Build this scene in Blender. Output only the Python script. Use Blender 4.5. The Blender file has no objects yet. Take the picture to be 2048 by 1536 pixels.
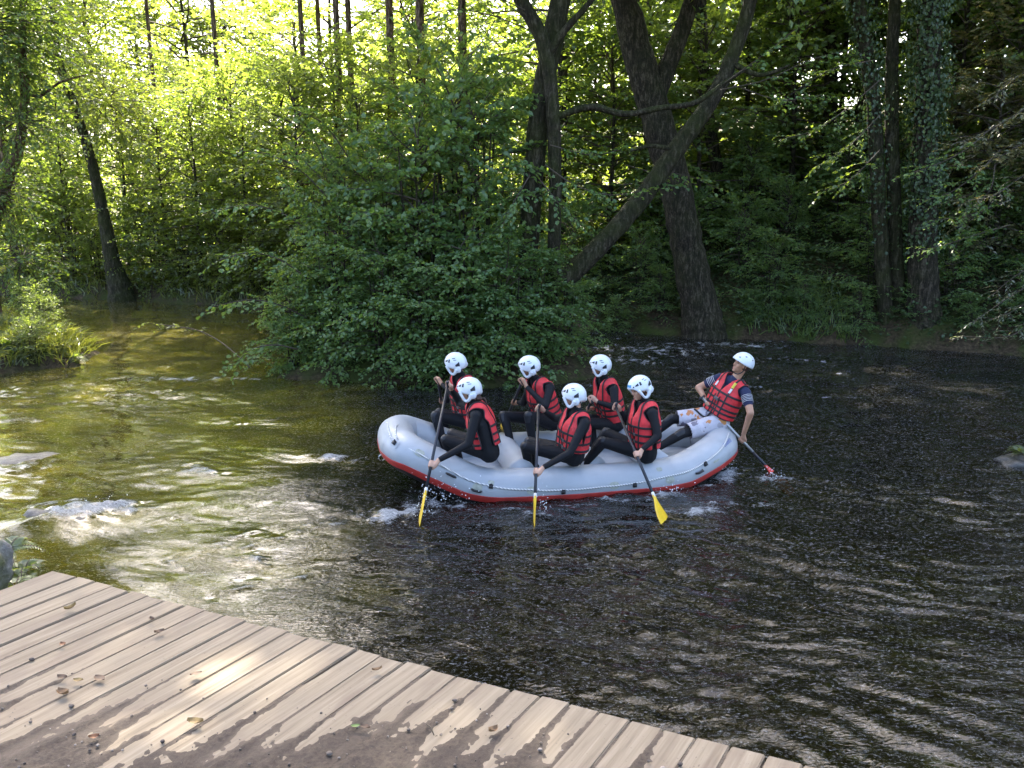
import bpy, bmesh, math, random
import numpy as np
from mathutils import Vector, Matrix, Euler

# ------------------------------------------------------------------ camera, sky, sun, exposure
SC = bpy.context.scene
COL = SC.collection
F_PX, HORIZON, CAM_H = 1700.0, 400.0, 3.2
PITCH = math.atan((768 - HORIZON) / F_PX)
cam_data = bpy.data.cameras.new('camera')
cam_data.sensor_width = 36.0
cam_data.lens = 36.0 * F_PX / 2048.0
cam_data.clip_start = 0.05
cam_data.clip_end = 2000.0
cam = bpy.data.objects.new('camera', cam_data)
cam.location = (0, 0, CAM_H)
cam.rotation_euler = (math.pi / 2 - PITCH, 0, 0)
COL.objects.link(cam)
SC.camera = cam

SUN_AZ, SUN_EL = math.radians(-9), math.radians(46)      # azimuth from +Y towards +X
sun_dir = Vector((math.sin(SUN_AZ) * math.cos(SUN_EL), math.cos(SUN_AZ) * math.cos(SUN_EL), math.sin(SUN_EL)))
world = bpy.data.worlds.new('World')
SC.world = world
world.use_nodes = True
wn = world.node_tree
sky = wn.nodes.new('ShaderNodeTexSky')
sky.sky_type = 'NISHITA'
sky.sun_disc = False
sky.sun_elevation = SUN_EL
sky.sun_rotation = SUN_AZ
sky.air_density = 0.75
sky.dust_density = 4.0
sky.ozone_density = 0.6
bg = wn.nodes['Background']
bg.inputs['Strength'].default_value = 0.13
wn.links.new(sky.outputs['Color'], bg.inputs['Color'])

sun_data = bpy.data.lights.new('sun', 'SUN')
sun_data.energy = 5.0
sun_data.angle = math.radians(0.5)
sun_data.color = (1.0, 0.93, 0.80)
sun = bpy.data.objects.new('sun', sun_data)
sun.rotation_euler = (-sun_dir).to_track_quat('-Z', 'Y').to_euler()
sun.location = (0, 0, 40)
COL.objects.link(sun)

SC.view_settings.view_transform = 'Standard'
SC.view_settings.look = 'None'
SC.view_settings.exposure = 3.0
SC.view_settings.gamma = 1.0
SC.view_settings.use_curve_mapping = False
SC.cycles.use_denoising = True
SC.cycles.use_adaptive_sampling = True
SC.cycles.adaptive_threshold = 0.02
SC.cycles.max_bounces = 6
SC.cycles.diffuse_bounces = 3
SC.cycles.glossy_bounces = 2
SC.cycles.transmission_bounces = 4
SC.cycles.transparent_max_bounces = 6
SC.cycles.caustics_reflective = False
SC.cycles.caustics_refractive = False

# ------------------------------------------------------------------ helpers
cp_, sp_ = math.cos(PITCH), math.sin(PITCH)

def ray(px, py):
    x = (px - 1024) / F_PX
    y = -(py - 768) / F_PX
    return np.array([x, cp_ + y * sp_, -sp_ + y * cp_])

def at_y(px, py, Y):
    d = ray(px, py)
    return np.array([0, 0, CAM_H]) + d * (Y / d[1])

def at_z(px, py, z):
    d = ray(px, py)
    return np.array([0, 0, CAM_H]) + d * ((z - CAM_H) / d[2])

def unit(v):
    v = np.asarray(v, float)
    return v / (np.linalg.norm(v) + 1e-12)

def perlin(x, y, seed=0):
    x = np.asarray(x, float); y = np.asarray(y, float)
    xi = np.floor(x).astype(np.int64); yi = np.floor(y).astype(np.int64)
    xf = x - xi; yf = y - yi
    def g(ix, iy):
        h = (ix * 374761393 + iy * 668265263 + seed * 974634777) & 0x7fffffff
        h = ((h ^ (h >> 13)) * 1274126177) & 0x7fffffff
        a = (h ^ (h >> 16)) % 65536 / 65536.0 * 2 * math.pi
        return np.cos(a), np.sin(a)
    u = xf * xf * xf * (xf * (xf * 6 - 15) + 10)
    v = yf * yf * yf * (yf * (yf * 6 - 15) + 10)
    g00 = g(xi, yi); g10 = g(xi + 1, yi); g01 = g(xi, yi + 1); g11 = g(xi + 1, yi + 1)
    n00 = g00[0] * xf + g00[1] * yf
    n10 = g10[0] * (xf - 1) + g10[1] * yf
    n01 = g01[0] * xf + g01[1] * (yf - 1)
    n11 = g11[0] * (xf - 1) + g11[1] * (yf - 1)
    return ((n00 * (1 - u) + n10 * u) * (1 - v) + (n01 * (1 - u) + n11 * u) * v) * 1.4

def fbm(x, y, seed=0, octv=4, gain=0.5):
    s = 0; a = 1
    for i in range(octv):
        s = s + a * perlin(x * 2 ** i, y * 2 ** i, seed + i * 7)
        a *= gain
    return s

def smooth01(t):
    t = np.clip(t, 0, 1)
    return t * t * (3 - 2 * t)

def mesh_np(name, V, faces, smooth=False, attrs=None, face_attrs=None):
    """V (n,3); faces: list of int arrays (m,k) of possibly different k."""
    V = np.asarray(V, np.float32)
    me = bpy.data.meshes.new(name)
    me.vertices.add(len(V)); me.vertices.foreach_set('co', V.ravel())
    if not isinstance(faces, list): faces = [faces]
    faces = [np.asarray(f, np.int32) for f in faces if len(f)]
    loops = np.concatenate([f.ravel() for f in faces])
    sizes = np.concatenate([np.full(len(f), f.shape[1], np.int32) for f in faces])
    starts = np.concatenate([[0], np.cumsum(sizes)[:-1]]).astype(np.int32)
    me.loops.add(len(loops)); me.loops.foreach_set('vertex_index', loops)
    me.polygons.add(len(sizes)); me.polygons.foreach_set('loop_start', starts)
    try: me.polygons.foreach_set('loop_total', sizes)
    except Exception: pass
    me.polygons.foreach_set('use_smooth', np.full(len(sizes), smooth, bool))
    for k, a in (attrs or {}).items():
        at = me.attributes.new(k, 'FLOAT', 'POINT'); at.data.foreach_set('value', np.asarray(a, np.float32))
    for k, a in (face_attrs or {}).items():
        at = me.attributes.new(k, 'FLOAT', 'FACE'); at.data.foreach_set('value', np.asarray(a, np.float32))
    me.update(calc_edges=True)
    me.validate()
    return me

def link(name, data, mat=None, parent=None, loc=None):
    o = bpy.data.objects.new(name, data)
    COL.objects.link(o)
    if mat is not None and data is not None:
        if len(data.materials) == 0: data.materials.append(mat)
    if parent is not None: o.parent = parent
    if loc is not None: o.location = Vector(loc)
    return o

def tag(o, label=None, cat=None, group=None, kind=None):
    if label: o['label'] = label
    if cat: o['category'] = cat
    if group: o['group'] = group
    if kind: o['kind'] = kind
    return o

def empty(name, loc=(0, 0, 0), rz=0.0):
    o = bpy.data.objects.new(name, None)
    o.location = Vector(loc); o.rotation_euler = (0, 0, rz)
    o.empty_display_size = 0.2
    COL.objects.link(o)
    return o

def copy_tree(o, parent=None):
    c = o.copy(); COL.objects.link(c); c.parent = parent
    for ch in list(o.children):
        copy_tree(ch, c)
    return c

class MB:
    """collects vertices and faces for one mesh"""
    def __init__(s): s.v = []; s.f = []
    def add(s, V, Fs):
        b = len(s.v); s.v.extend([tuple(map(float, p)) for p in V]); s.f.extend([tuple(i + b for i in f) for f in Fs])
        return s
    def tube(s, P, R, n=8, caps=True, flat=None):
        """P polyline, R radius (scalar or list); flat = (axis, factor) squeezes the section"""
        P = np.asarray(P, float); m = len(P)
        R = np.full(m, R, float) if np.isscalar(R) else np.asarray(R, float)
        T = np.gradient(P, axis=0); T /= (np.linalg.norm(T, axis=1)[:, None] + 1e-9)
        a = np.array([0, 0, 1.0])
        if abs(T[0] @ a) > 0.9: a = np.array([1.0, 0, 0])
        N = unit(np.cross(T[0], a)); V = []
        for i in range(m):
            N = unit(N - T[i] * (N @ T[i])); B = np.cross(T[i], N)
            for k in range(n):
                t = 2 * math.pi * k / n
                V.append(P[i] + R[i] * (math.cos(t) * N + math.sin(t) * B))
        Fs = []
        for i in range(m - 1):
            for k in range(n):
                k2 = (k + 1) % n
                Fs.append((i * n + k, i * n + k2, (i + 1) * n + k2, (i + 1) * n + k))
        if caps:
            Fs.append(tuple(range(n - 1, -1, -1))); Fs.append(tuple((m - 1) * n + k for k in range(n)))
        return s.add(V, Fs)
    def capsule(s, p0, r0, p1, r1, n=12, rings=4):
        p0 = np.asarray(p0, float); p1 = np.asarray(p1, float)
        d = p1 - p0; L = np.linalg.norm(d)
        d = d / L if L > 1e-6 else np.array([0, 0, 1.0])
        P = []; R = []
        for i in range(rings):
            a = math.pi / 2 * (i + 0.15) / rings
            P.append(p0 - d * r0 * math.cos(a)); R.append(r0 * math.sin(a))
        P.append(p0); R.append(r0); P.append(p1 if L > 1e-6 else p0 + d * 1e-4); R.append(r1)
        for i in range(rings - 1, -1, -1):
            a = math.pi / 2 * (i + 0.15) / rings
            P.append(p1 + d * r1 * math.cos(a)); R.append(r1 * math.sin(a))
        return s.tube(P, R, n)
    def ellipsoid(s, c, axes, radii, n=14, m=9):
        """axes: 3 unit vectors"""
        V = []; Fs = []
        A = [np.asarray(a, float) * r for a, r in zip(axes, radii)]
        for i in range(1, m):
            t = math.pi * i / m
            for k in range(n):
                p = 2 * math.pi * k / n
                V.append(np.asarray(c) + A[0] * math.sin(t) * math.cos(p) + A[1] * math.sin(t) * math.sin(p) + A[2] * math.cos(t))
        V.append(np.asarray(c) + A[2]); V.append(np.asarray(c) - A[2])
        top = len(V) - 2; bot = len(V) - 1
        for i in range(m - 2):
            for k in range(n):
                k2 = (k + 1) % n
                Fs.append((i * n + k, (i + 1) * n + k, (i + 1) * n + k2, i * n + k2))
        for k in range(n):
            k2 = (k + 1) % n
            Fs.append((top, k, k2)); Fs.append((bot, (m - 2) * n + k2, (m - 2) * n + k))
        return s.add(V, Fs)
    def box(s, c, ax, h):
        """c centre, ax three unit axes, h half sizes"""
        c = np.asarray(c, float); A = [np.asarray(a, float) * q for a, q in zip(ax, h)]
        V = [c + i * A[0] + j * A[1] + k * A[2] for i in (-1, 1) for j in (-1, 1) for k in (-1, 1)]
        return s.add(V, [(0, 1, 3, 2), (4, 6, 7, 5), (0, 4, 5, 1), (2, 3, 7, 6), (0, 2, 6, 4), (1, 5, 7, 3)])
    def mesh(s, name='m', smooth=True):
        me = bpy.data.meshes.new(name); me.from_pydata(s.v, [], s.f); me.update()
        if smooth: me.polygons.foreach_set('use_smooth', [True] * len(me.polygons))
        return me
    def build(s, name, mat, parent=None, origin=None, smooth=True):
        if origin is not None:
            o_ = np.asarray(origin, float); s.v = [tuple(np.asarray(p) - o_) for p in s.v]
        return link(name, s.mesh(name, smooth), mat, parent)

XYZ = (np.array([1.0, 0, 0]), np.array([0, 1.0, 0]), np.array([0, 0, 1.0]))

def bez(P, n=16):
    """smooth curve through points (Catmull-Rom)"""
    P = np.asarray(P, float); Q = np.vstack([2 * P[0] - P[1], P, 2 * P[-1] - P[-2]]); out = []
    for i in range(1, len(Q) - 2):
        for t in np.linspace(0, 1, n, endpoint=False):
            a, b, c, d = Q[i - 1], Q[i], Q[i + 1], Q[i + 2]
            out.append(0.5 * (2 * b + (c - a) * t + (2 * a - 5 * b + 4 * c - d) * t * t + (3 * b - a - 3 * c + d) * t ** 3))
    out.append(P[-1])
    return np.array(out)

# ------------------------------------------------------------------ materials
class NT:
    def __init__(s, name):
        s.m = bpy.data.materials.new(name); s.m.use_nodes = True
        s.t = s.m.node_tree; s.t.nodes.clear()
        s.out = s.n('ShaderNodeOutputMaterial')
    def n(s, typ, **kw):
        nd = s.t.nodes.new(typ)
        for k, v in kw.items():
            if k.startswith('i_'):
                key = k[2:].replace('_', ' ')
                nd.inputs[int(key) if key.isdigit() else key].default_value = v
            else: setattr(nd, k, v)
        return nd
    def l(s, a, b): s.t.links.new(a, b)
    def mix(s, fac, a, b, blend='MIX'):
        nd = s.n('ShaderNodeMix', data_type='RGBA', blend_type=blend)
        for sock, val in ((nd.inputs[0], fac), (nd.inputs[6], a), (nd.inputs[7], b)):
            if hasattr(val, 'links'): s.l(val, sock)
            elif isinstance(val, (tuple, list)): sock.default_value = (*val[:3], 1)
            else: sock.default_value = val
        return nd.outputs[2]
    def math(s, op, a, b=None, c=None, clamp=False):
        nd = s.n('ShaderNodeMath', operation=op, use_clamp=clamp)
        for i, v in enumerate((a, b, c)):
            if v is None: continue
            if hasattr(v, 'links'): s.l(v, nd.inputs[i])
            else: nd.inputs[i].default_value = v
        return nd.outputs[0]
    def noise(s, vec=None, scale=5.0, detail=4.0, rough=0.55, dist=0.0):
        nd = s.n('ShaderNodeTexNoise'); nd.inputs['Scale'].default_value = scale
        nd.inputs['Detail'].default_value = detail; nd.inputs['Roughness'].default_value = rough
        nd.inputs['Distortion'].default_value = dist
        if vec is not None: s.l(vec, nd.inputs['Vector'])
        return nd.outputs['Fac']
    def ramp(s, fac, stops):
        nd = s.n('ShaderNodeValToRGB'); e = nd.color_ramp.elements
        while len(e) > 1: e.remove(e[-1])
        e[0].position = stops[0][0]; e[0].color = (*stops[0][1], 1)
        for p, c in stops[1:]:
            q = e.new(p); q.color = (*c, 1)
        s.l(fac, nd.inputs[0]); return nd.outputs[0]
    def rng(s, fac, a, b, c=0.0, d=1.0):
        nd = s.n('ShaderNodeMapRange'); s.l(fac, nd.inputs[0])
        for i, v in enumerate((a, b, c, d)): nd.inputs[i + 1].default_value = v
        return nd.outputs[0]
    def coord(s, which='Object'):
        return s.n('ShaderNodeTexCoord').outputs[which]
    def pos(s): return s.n('ShaderNodeNewGeometry').outputs['Position']
    def mapv(s, vec, scale=(1, 1, 1), rot=(0, 0, 0), loc=(0, 0, 0)):
        nd = s.n('ShaderNodeMapping'); s.l(vec, nd.inputs[0])
        nd.inputs['Scale'].default_value = scale; nd.inputs['Rotation'].default_value = rot; nd.inputs['Location'].default_value = loc
        return nd.outputs[0]
    def bump(s, h, strength=0.3, dist=0.01, normal=None):
        nd = s.n('ShaderNodeBump'); nd.inputs['Strength'].default_value = strength; nd.inputs['Distance'].default_value = dist
        s.l(h, nd.inputs['Height'])
        if normal is not None: s.l(normal, nd.inputs['Normal'])
        return nd.outputs[0]
    def principled(s, color, rough=0.5, normal=None, metal=0.0, spec=0.5, coat=0.0, sheen=0.0):
        p = s.n('ShaderNodeBsdfPrincipled')
        for nm, v in (('Base Color', color), ('Roughness', rough), ('Metallic', metal)):
            if hasattr(v, 'links'): s.l(v, p.inputs[nm])
            elif isinstance(v, (tuple, list)): p.inputs[nm].default_value = (*v[:3], 1)
            else: p.inputs[nm].default_value = v
        p.inputs['Specular IOR Level'].default_value = spec
        p.inputs['Coat Weight'].default_value = coat
        p.inputs['Sheen Weight'].default_value = sheen
        if normal is not None: s.l(normal, p.inputs['Normal'])
        s.l(p.outputs[0], s.out.inputs[0]); return p

def simple(name, col, rough=0.5, var=0.15, scale=8.0, bump=0.0, bscale=40.0, **kw):
    t = NT(name); co = t.coord()
    f = t.noise(co, scale, 5)
    dark = tuple(c * (1 - var) for c in col); lite = tuple(min(1, c * (1 + var)) for c in col)
    c = t.ramp(f, [(0.3, dark), (0.7, lite)])
    nrm = t.bump(t.noise(co, bscale, 4), bump, 0.01) if bump else None
    r = t.rng(f, 0.3, 0.7, rough * 0.88, min(1, rough * 1.12))
    t.principled(c, r, nrm, **kw)
    return t.m

def leaf_mat(name, c0, c1, t0, t1, gloss=0.06, trans=0.5):
    t = NT(name)
    a = t.n('ShaderNodeAttribute', attribute_name='rnd').outputs['Fac']
    oi = t.n('ShaderNodeObjectInfo').outputs['Random']
    f = t.math('ADD', t.math('MULTIPLY', a, 0.75), t.math('MULTIPLY', oi, 0.25))
    d = t.n('ShaderNodeBsdfDiffuse'); t.l(t.mix(f, c0, c1), d.inputs[0])
    tr = t.n('ShaderNodeBsdfTranslucent'); t.l(t.mix(f, t0, t1), tr.inputs[0])
    g = t.n('ShaderNodeBsdfGlossy'); g.inputs['Roughness'].default_value = 0.38; g.inputs[0].default_value = (1, 1, 1, 1)
    m1 = t.n('ShaderNodeMixShader'); m1.inputs[0].default_value = trans
    t.l(d.outputs[0], m1.inputs[1]); t.l(tr.outputs[0], m1.inputs[2])
    m2 = t.n('ShaderNodeMixShader'); m2.inputs[0].default_value = gloss
    t.l(m1.outputs[0], m2.inputs[1]); t.l(g.outputs[0], m2.inputs[2])
    t.l(m2.outputs[0], t.out.inputs[0])
    return t.m

def bark_mat(name, c0, c1, moss=0.5):
    t = NT(name); co = t.coord()
    st = t.mapv(co, (16, 16, 4.5))
    n1 = t.noise(st, 1.0, 6, 0.65, 0.6); n2 = t.noise(co, 2.2, 4)
    n4 = t.noise(co, 26, 4, 0.7)
    base = t.ramp(t.math('ADD', t.math('MULTIPLY', n1, 0.75), t.math('MULTIPLY', n4, 0.25)), [(0.36, tuple(c * 0.3 for c in c0)), (0.5, c0), (0.62, tuple(c * 1.5 for c in c1))])
    nz = t.n('ShaderNodeSeparateXYZ'); t.l(t.n('ShaderNodeNewGeometry').outputs['Normal'], nz.inputs[0])
    up = t.rng(nz.outputs['Z'], -0.3, 0.8, 0.0, 0.55)
    mo = t.math('ADD', t.rng(n2, 0.40, 0.72, 0.0, 0.9), up)
    mo = t.math('MULTIPLY', mo, moss, clamp=True)
    c = t.mix(mo, base, t.mix(n1, (0.016, 0.028, 0.005), (0.060, 0.070, 0.014)))
    nrm = t.bump(t.math('ADD', n1, t.math('MULTIPLY', n4, 0.4)), 1.0, 0.07)
    t.principled(c, 0.9, nrm, spec=0.2)
    return t.m

M = {}
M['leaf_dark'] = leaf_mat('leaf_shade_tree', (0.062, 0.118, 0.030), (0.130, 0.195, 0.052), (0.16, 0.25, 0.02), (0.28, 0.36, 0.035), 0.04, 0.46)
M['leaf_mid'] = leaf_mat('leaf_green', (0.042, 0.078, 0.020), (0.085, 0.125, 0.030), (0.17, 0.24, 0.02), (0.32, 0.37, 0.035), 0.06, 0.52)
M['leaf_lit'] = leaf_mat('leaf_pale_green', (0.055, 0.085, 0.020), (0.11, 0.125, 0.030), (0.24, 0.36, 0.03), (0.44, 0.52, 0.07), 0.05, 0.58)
M['leaf_hazel'] = leaf_mat('leaf_hazel', (0.060, 0.130, 0.040), (0.135, 0.215, 0.062), (0.14, 0.25, 0.025), (0.28, 0.38, 0.04), 0.035, 0.42)
M['leaf_ivy'] = leaf_mat('leaf_ivy', (0.026, 0.054, 0.018), (0.065, 0.105, 0.034), (0.03, 0.06, 0.01), (0.08, 0.11, 0.02), 0.035, 0.25)
M['leaf_rowan'] = leaf_mat('leaf_rowan', (0.07, 0.10, 0.045), (0.13, 0.14, 0.07), (0.16, 0.20, 0.05), (0.28, 0.27, 0.09), 0.07, 0.4)
M['leaf_brown'] = leaf_mat('leaf_turning', (0.07, 0.095, 0.035), (0.155, 0.135, 0.05), (0.16, 0.17, 0.04), (0.28, 0.22, 0.05), 0.05, 0.42)
M['grass'] = leaf_mat('grass_blade', (0.045, 0.075, 0.018), (0.10, 0.12, 0.03), (0.20, 0.25, 0.02), (0.38, 0.38, 0.05), 0.05, 0.5)
M['bark'] = bark_mat('bark_mossy', (0.030, 0.024, 0.017), (0.075, 0.060, 0.044), 0.30)
M['bark_moss'] = bark_mat('bark_very_mossy', (0.030, 0.024, 0.016), (0.065, 0.054, 0.038), 0.65)
M['bark_pine'] = bark_mat('bark_reddish', (0.10, 0.065, 0.042), (0.20, 0.14, 0.10), 0.12)
M['twig'] = simple('twig_bark', (0.06, 0.045, 0.03), 0.85, 0.3, 20)

# ------------------------------------------------------------------ terrain
FAR = [(-45, 34), (-25, 31), (-17.6, 29.3), (-13, 27.8), (-9.4, 26.4), (-6, 24.6), (-2, 22.8), (2.2, 21.0), (4.6, 20.3), (7.6, 18.9), (10.7, 17.7), (16, 16), (26, 13), (50, 5)]
NEAR = [(50, -20), (26, -8), (10, -2.5), (4, -0.8), (1.6, 0.9), (-0.2, 1.9), (-1.9, 3.0), (-2.75, 4.2), (-3.6, 5.6), (-4.9, 6.9), (-6.8, 8.0), (-10, 9.0), (-14, 10)]
SPIT = [(-16, 12.5), (-13, 14.4), (-9.7, 15.3), (-8.7, 16.2), (-8.8, 17.6), (-10.4, 19.6), (-14, 21.6), (-24, 23.5), (-45, 26)]
ISLE = [(-4.4, 15.3), (-3, 14.7), (-0.5, 14.5), (1.2, 15.0), (1.9, 16), (1, 17.2), (-2, 17.4), (-4.0, 16.7)]

def seg_dist(X, Y, P, closed=False):
    P = list(P) + ([P[0]] if closed else [])
    d = np.full(X.shape, 1e9)
    for (ax, ay), (bx, by) in zip(P[:-1], P[1:]):
        vx, vy = bx - ax, by - ay
        t = np.clip(((X - ax) * vx + (Y - ay) * vy) / (vx * vx + vy * vy), 0, 1)
        d = np.minimum(d, np.hypot(X - ax - t * vx, Y - ay - t * vy))
    return d

def inside(X, Y, P):
    r = np.zeros(X.shape, bool); n = len(P)
    for i in range(n):
        (x1, y1), (x2, y2) = P[i], P[(i + 1) % n]
        c = ((y1 > Y) != (y2 > Y)) & (X < (x2 - x1) * (Y - y1) / (y2 - y1 + 1e-12) + x1)
        r ^= c
    return r

def ground_z(X, Y):
    X = np.asarray(X, float); Y = np.asarray(Y, float)
    wx = X + 0.35 * perlin(X * 0.7, Y * 0.7, 3); wy = Y + 0.35 * perlin(X * 0.7 + 9, Y * 0.7, 4)
    wet = inside(wx, wy, FAR + NEAR + SPIT) & ~inside(wx, wy, ISLE)
    df, dn, ds, di = seg_dist(wx, wy, FAR), seg_dist(wx, wy, NEAR), seg_dist(wx, wy, SPIT), seg_dist(wx, wy, ISLE, True)
    d = np.minimum(np.minimum(df, dn), np.minimum(ds, di))
    lump = 0.10 * fbm(X * 0.5, Y * 0.5, 11, 3) + 0.03 * perlin(X * 2.3, Y * 2.3, 17)
    hill = smooth01((X - 0.5) / 6.0)
    slope = np.where(df < 9, df * 0.42, 9 * 0.42 + (df - 9) * 0.10)
    zf = 0.45 * (1 - np.exp(-df / 0.30)) + hill * slope + (1 - hill) * np.minimum(df * 0.035, 3.0)
    zn = 1.50 * smooth01(dn / 1.3)
    zs = 0.40 * (1 - np.exp(-ds / 0.3)) + 0.05 * ds
    zi = 0.35 * (1 - np.exp(-di / 0.4))
    land = np.where(di <= d + 1e-9, zi, np.where(df <= d + 1e-9, zf, np.where(dn <= d + 1e-9, zn, np.minimum(zs, 1.2))))
    land = land + lump * np.clip(d / 1.0, 0, 1) * np.where((dn <= d + 1e-9), 0.15, 1.0)
    bed = -0.55 * smooth01(d / 1.2) - 0.05 + 0.08 * fbm(X * 1.1, Y * 1.1, 23, 3)
    return np.where(wet, bed, land)

def axis_coords(lo, hi, step, far, grow=1.35):
    c = list(np.arange(lo, hi + 1e-6, step)); s = step
    while c[-1] < far: s *= grow; c.append(c[-1] + s)
    s = step
    while c[0] > -far: s *= grow; c.insert(0, c[0] - s)
    return np.array(c)

def grid_mesh(name, xs, ys, zf, smooth=True, attrs=None):
    X, Y = np.meshgrid(xs, ys); Z = zf(X, Y)
    V = np.stack([X.ravel(), Y.ravel(), Z.ravel()], 1)
    nx, ny = len(xs), len(ys)
    i = (np.arange(ny - 1)[:, None] * nx + np.arange(nx - 1)[None, :]).ravel()
    Fs = np.stack([i, i + 1, i + nx + 1, i + nx], 1)
    return mesh_np(name, V, Fs, smooth, attrs)

t = NT('forest_soil'); p_ = t.pos()
n1 = t.noise(p_, 1.3, 6, 0.6); n2 = t.noise(p_, 14, 5, 0.7); n3 = t.noise(p_, 0.35, 3)
c = t.ramp(n2, [(0.3, (0.018, 0.013, 0.008)), (0.5, (0.055, 0.040, 0.024)), (0.7, (0.11, 0.08, 0.045))])
c = t.mix(t.rng(n1, 0.42, 0.62), c, t.mix(n2, (0.02, 0.035, 0.008), (0.07, 0.085, 0.02)))
t.principled(c, 0.95, t.bump(n2, 0.9, 0.05), spec=0.15)
M['soil'] = t.m
gx = axis_coords(-24, 24, 0.35, 420); gy = axis_coords(-6, 46, 0.35, 460)
ground = tag(link('ground', grid_mesh('ground', gx, gy, ground_z), M['soil']), kind='structure')

# ------------------------------------------------------------------ water
# white water spots: x, y, half length, half width, angle, strength
FOAM = []
def foam_px(px, py, a, b, ang, s):
    q = at_z(px, py, 0); FOAM.append((q[0], q[1], a, b, ang, s))
foam_px(195, 1032, 0.42, 0.16, 0.45, 1.5); foam_px(120, 1020, 0.45, 0.12, 0.2, 0.6); foam_px(245, 1022, 0.12, 0.12, 0, 1.3)
foam_px(800, 1030, 0.42, 0.13, 0.35, 1.05); foam_px(760, 1042, 0.2, 0.09, 0.2, 1.0); foam_px(880, 1010, 0.3, 0.16, 0, 0.8)
foam_px(1075, 1028, 0.12, 0.08, 0, 0.9); foam_px(1235, 1000, 0.3, 0.07, -0.4, 0.75); foam_px(1330, 990, 0.25, 0.10, 0.1, 0.9)
foam_px(1400, 1025, 0.42, 0.10, 0.1, 0.75); foam_px(1455, 950, 0.22, 0.22, 0.5, 1.0); foam_px(1545, 960, 0.22, 0.10, 0.1, 0.9)
foam_px(1450, 1010, 0.5, 0.06, 0, 0.6); foam_px(660, 918, 0.32, 0.10, -0.3, 0.95); foam_px(405, 945, 0.30, 0.10, -0.2, 0.85)
foam_px(385, 932, 0.10, 0.08, -0.2, 0.9); foam_px(460, 1080, 0.5, 0.06, 0.8, 0.5); foam_px(500, 1120, 0.16, 0.2, 0.8, 0.62)
foam_px(565, 1175, 0.2, 0.05, -0.6, 0.6); foam_px(620, 1060, 0.4, 0.05, 0.4, 0.5); foam_px(725, 1105, 0.12, 0.06, 0, 0.5)
foam_px(390, 757, 1.2, 0.25, 0.0, 0.55); foam_px(1480, 690, 1.0, 0.3, -0.2, 0.6); foam_px(1300, 700, 1.6, 0.7, -0.3, 0.5)
foam_px(1250, 720, 0.9, 0.4, -0.3, 0.55); foam_px(60, 935, 0.5, 0.15, 0, 0.35)
foam_px(1680, 795, 0.4, 0.1, 0, 0.4); foam_px(1400, 690, 1.2, 0.2, -0.2, 0.5); foam_px(1600, 720, 0.8, 0.15, -0.2, 0.45)

for _k, (_x, _y) in enumerate([(900, 1012), (960, 1022), (1020, 1018), (1130, 1010), (1180, 1006), (1280, 1000), (1385, 985), (1430, 970), (1475, 940)]): foam_px(_x, _y, 0.16, 0.035, 0.2 * math.sin(_k * 2.1), 0.62)
for _k in range(26): foam_px(1180 + (_k * 173) % 560, 668 + (_k * 67) % 110, 0.35, 0.05, -0.3, 0.5)
for _k in range(14): foam_px(330 + (_k * 97) % 330, 1040 + (_k * 61) % 170, 0.14, 0.025, 0.9 - (_k % 4) * .5, 0.5)

def foam_f(X, Y):
    f = np.zeros(X.shape)
    for (x, y, a, b, an, s) in FOAM:
        ca, sa = math.cos(an), math.sin(an)
        u = ((X - x) * ca + (Y - y) * sa) / a; v = (-(X - x) * sa + (Y - y) * ca) / b
        f = np.maximum(f, s * np.exp(-(u * u + v * v) * 0.75))
    return f

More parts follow.
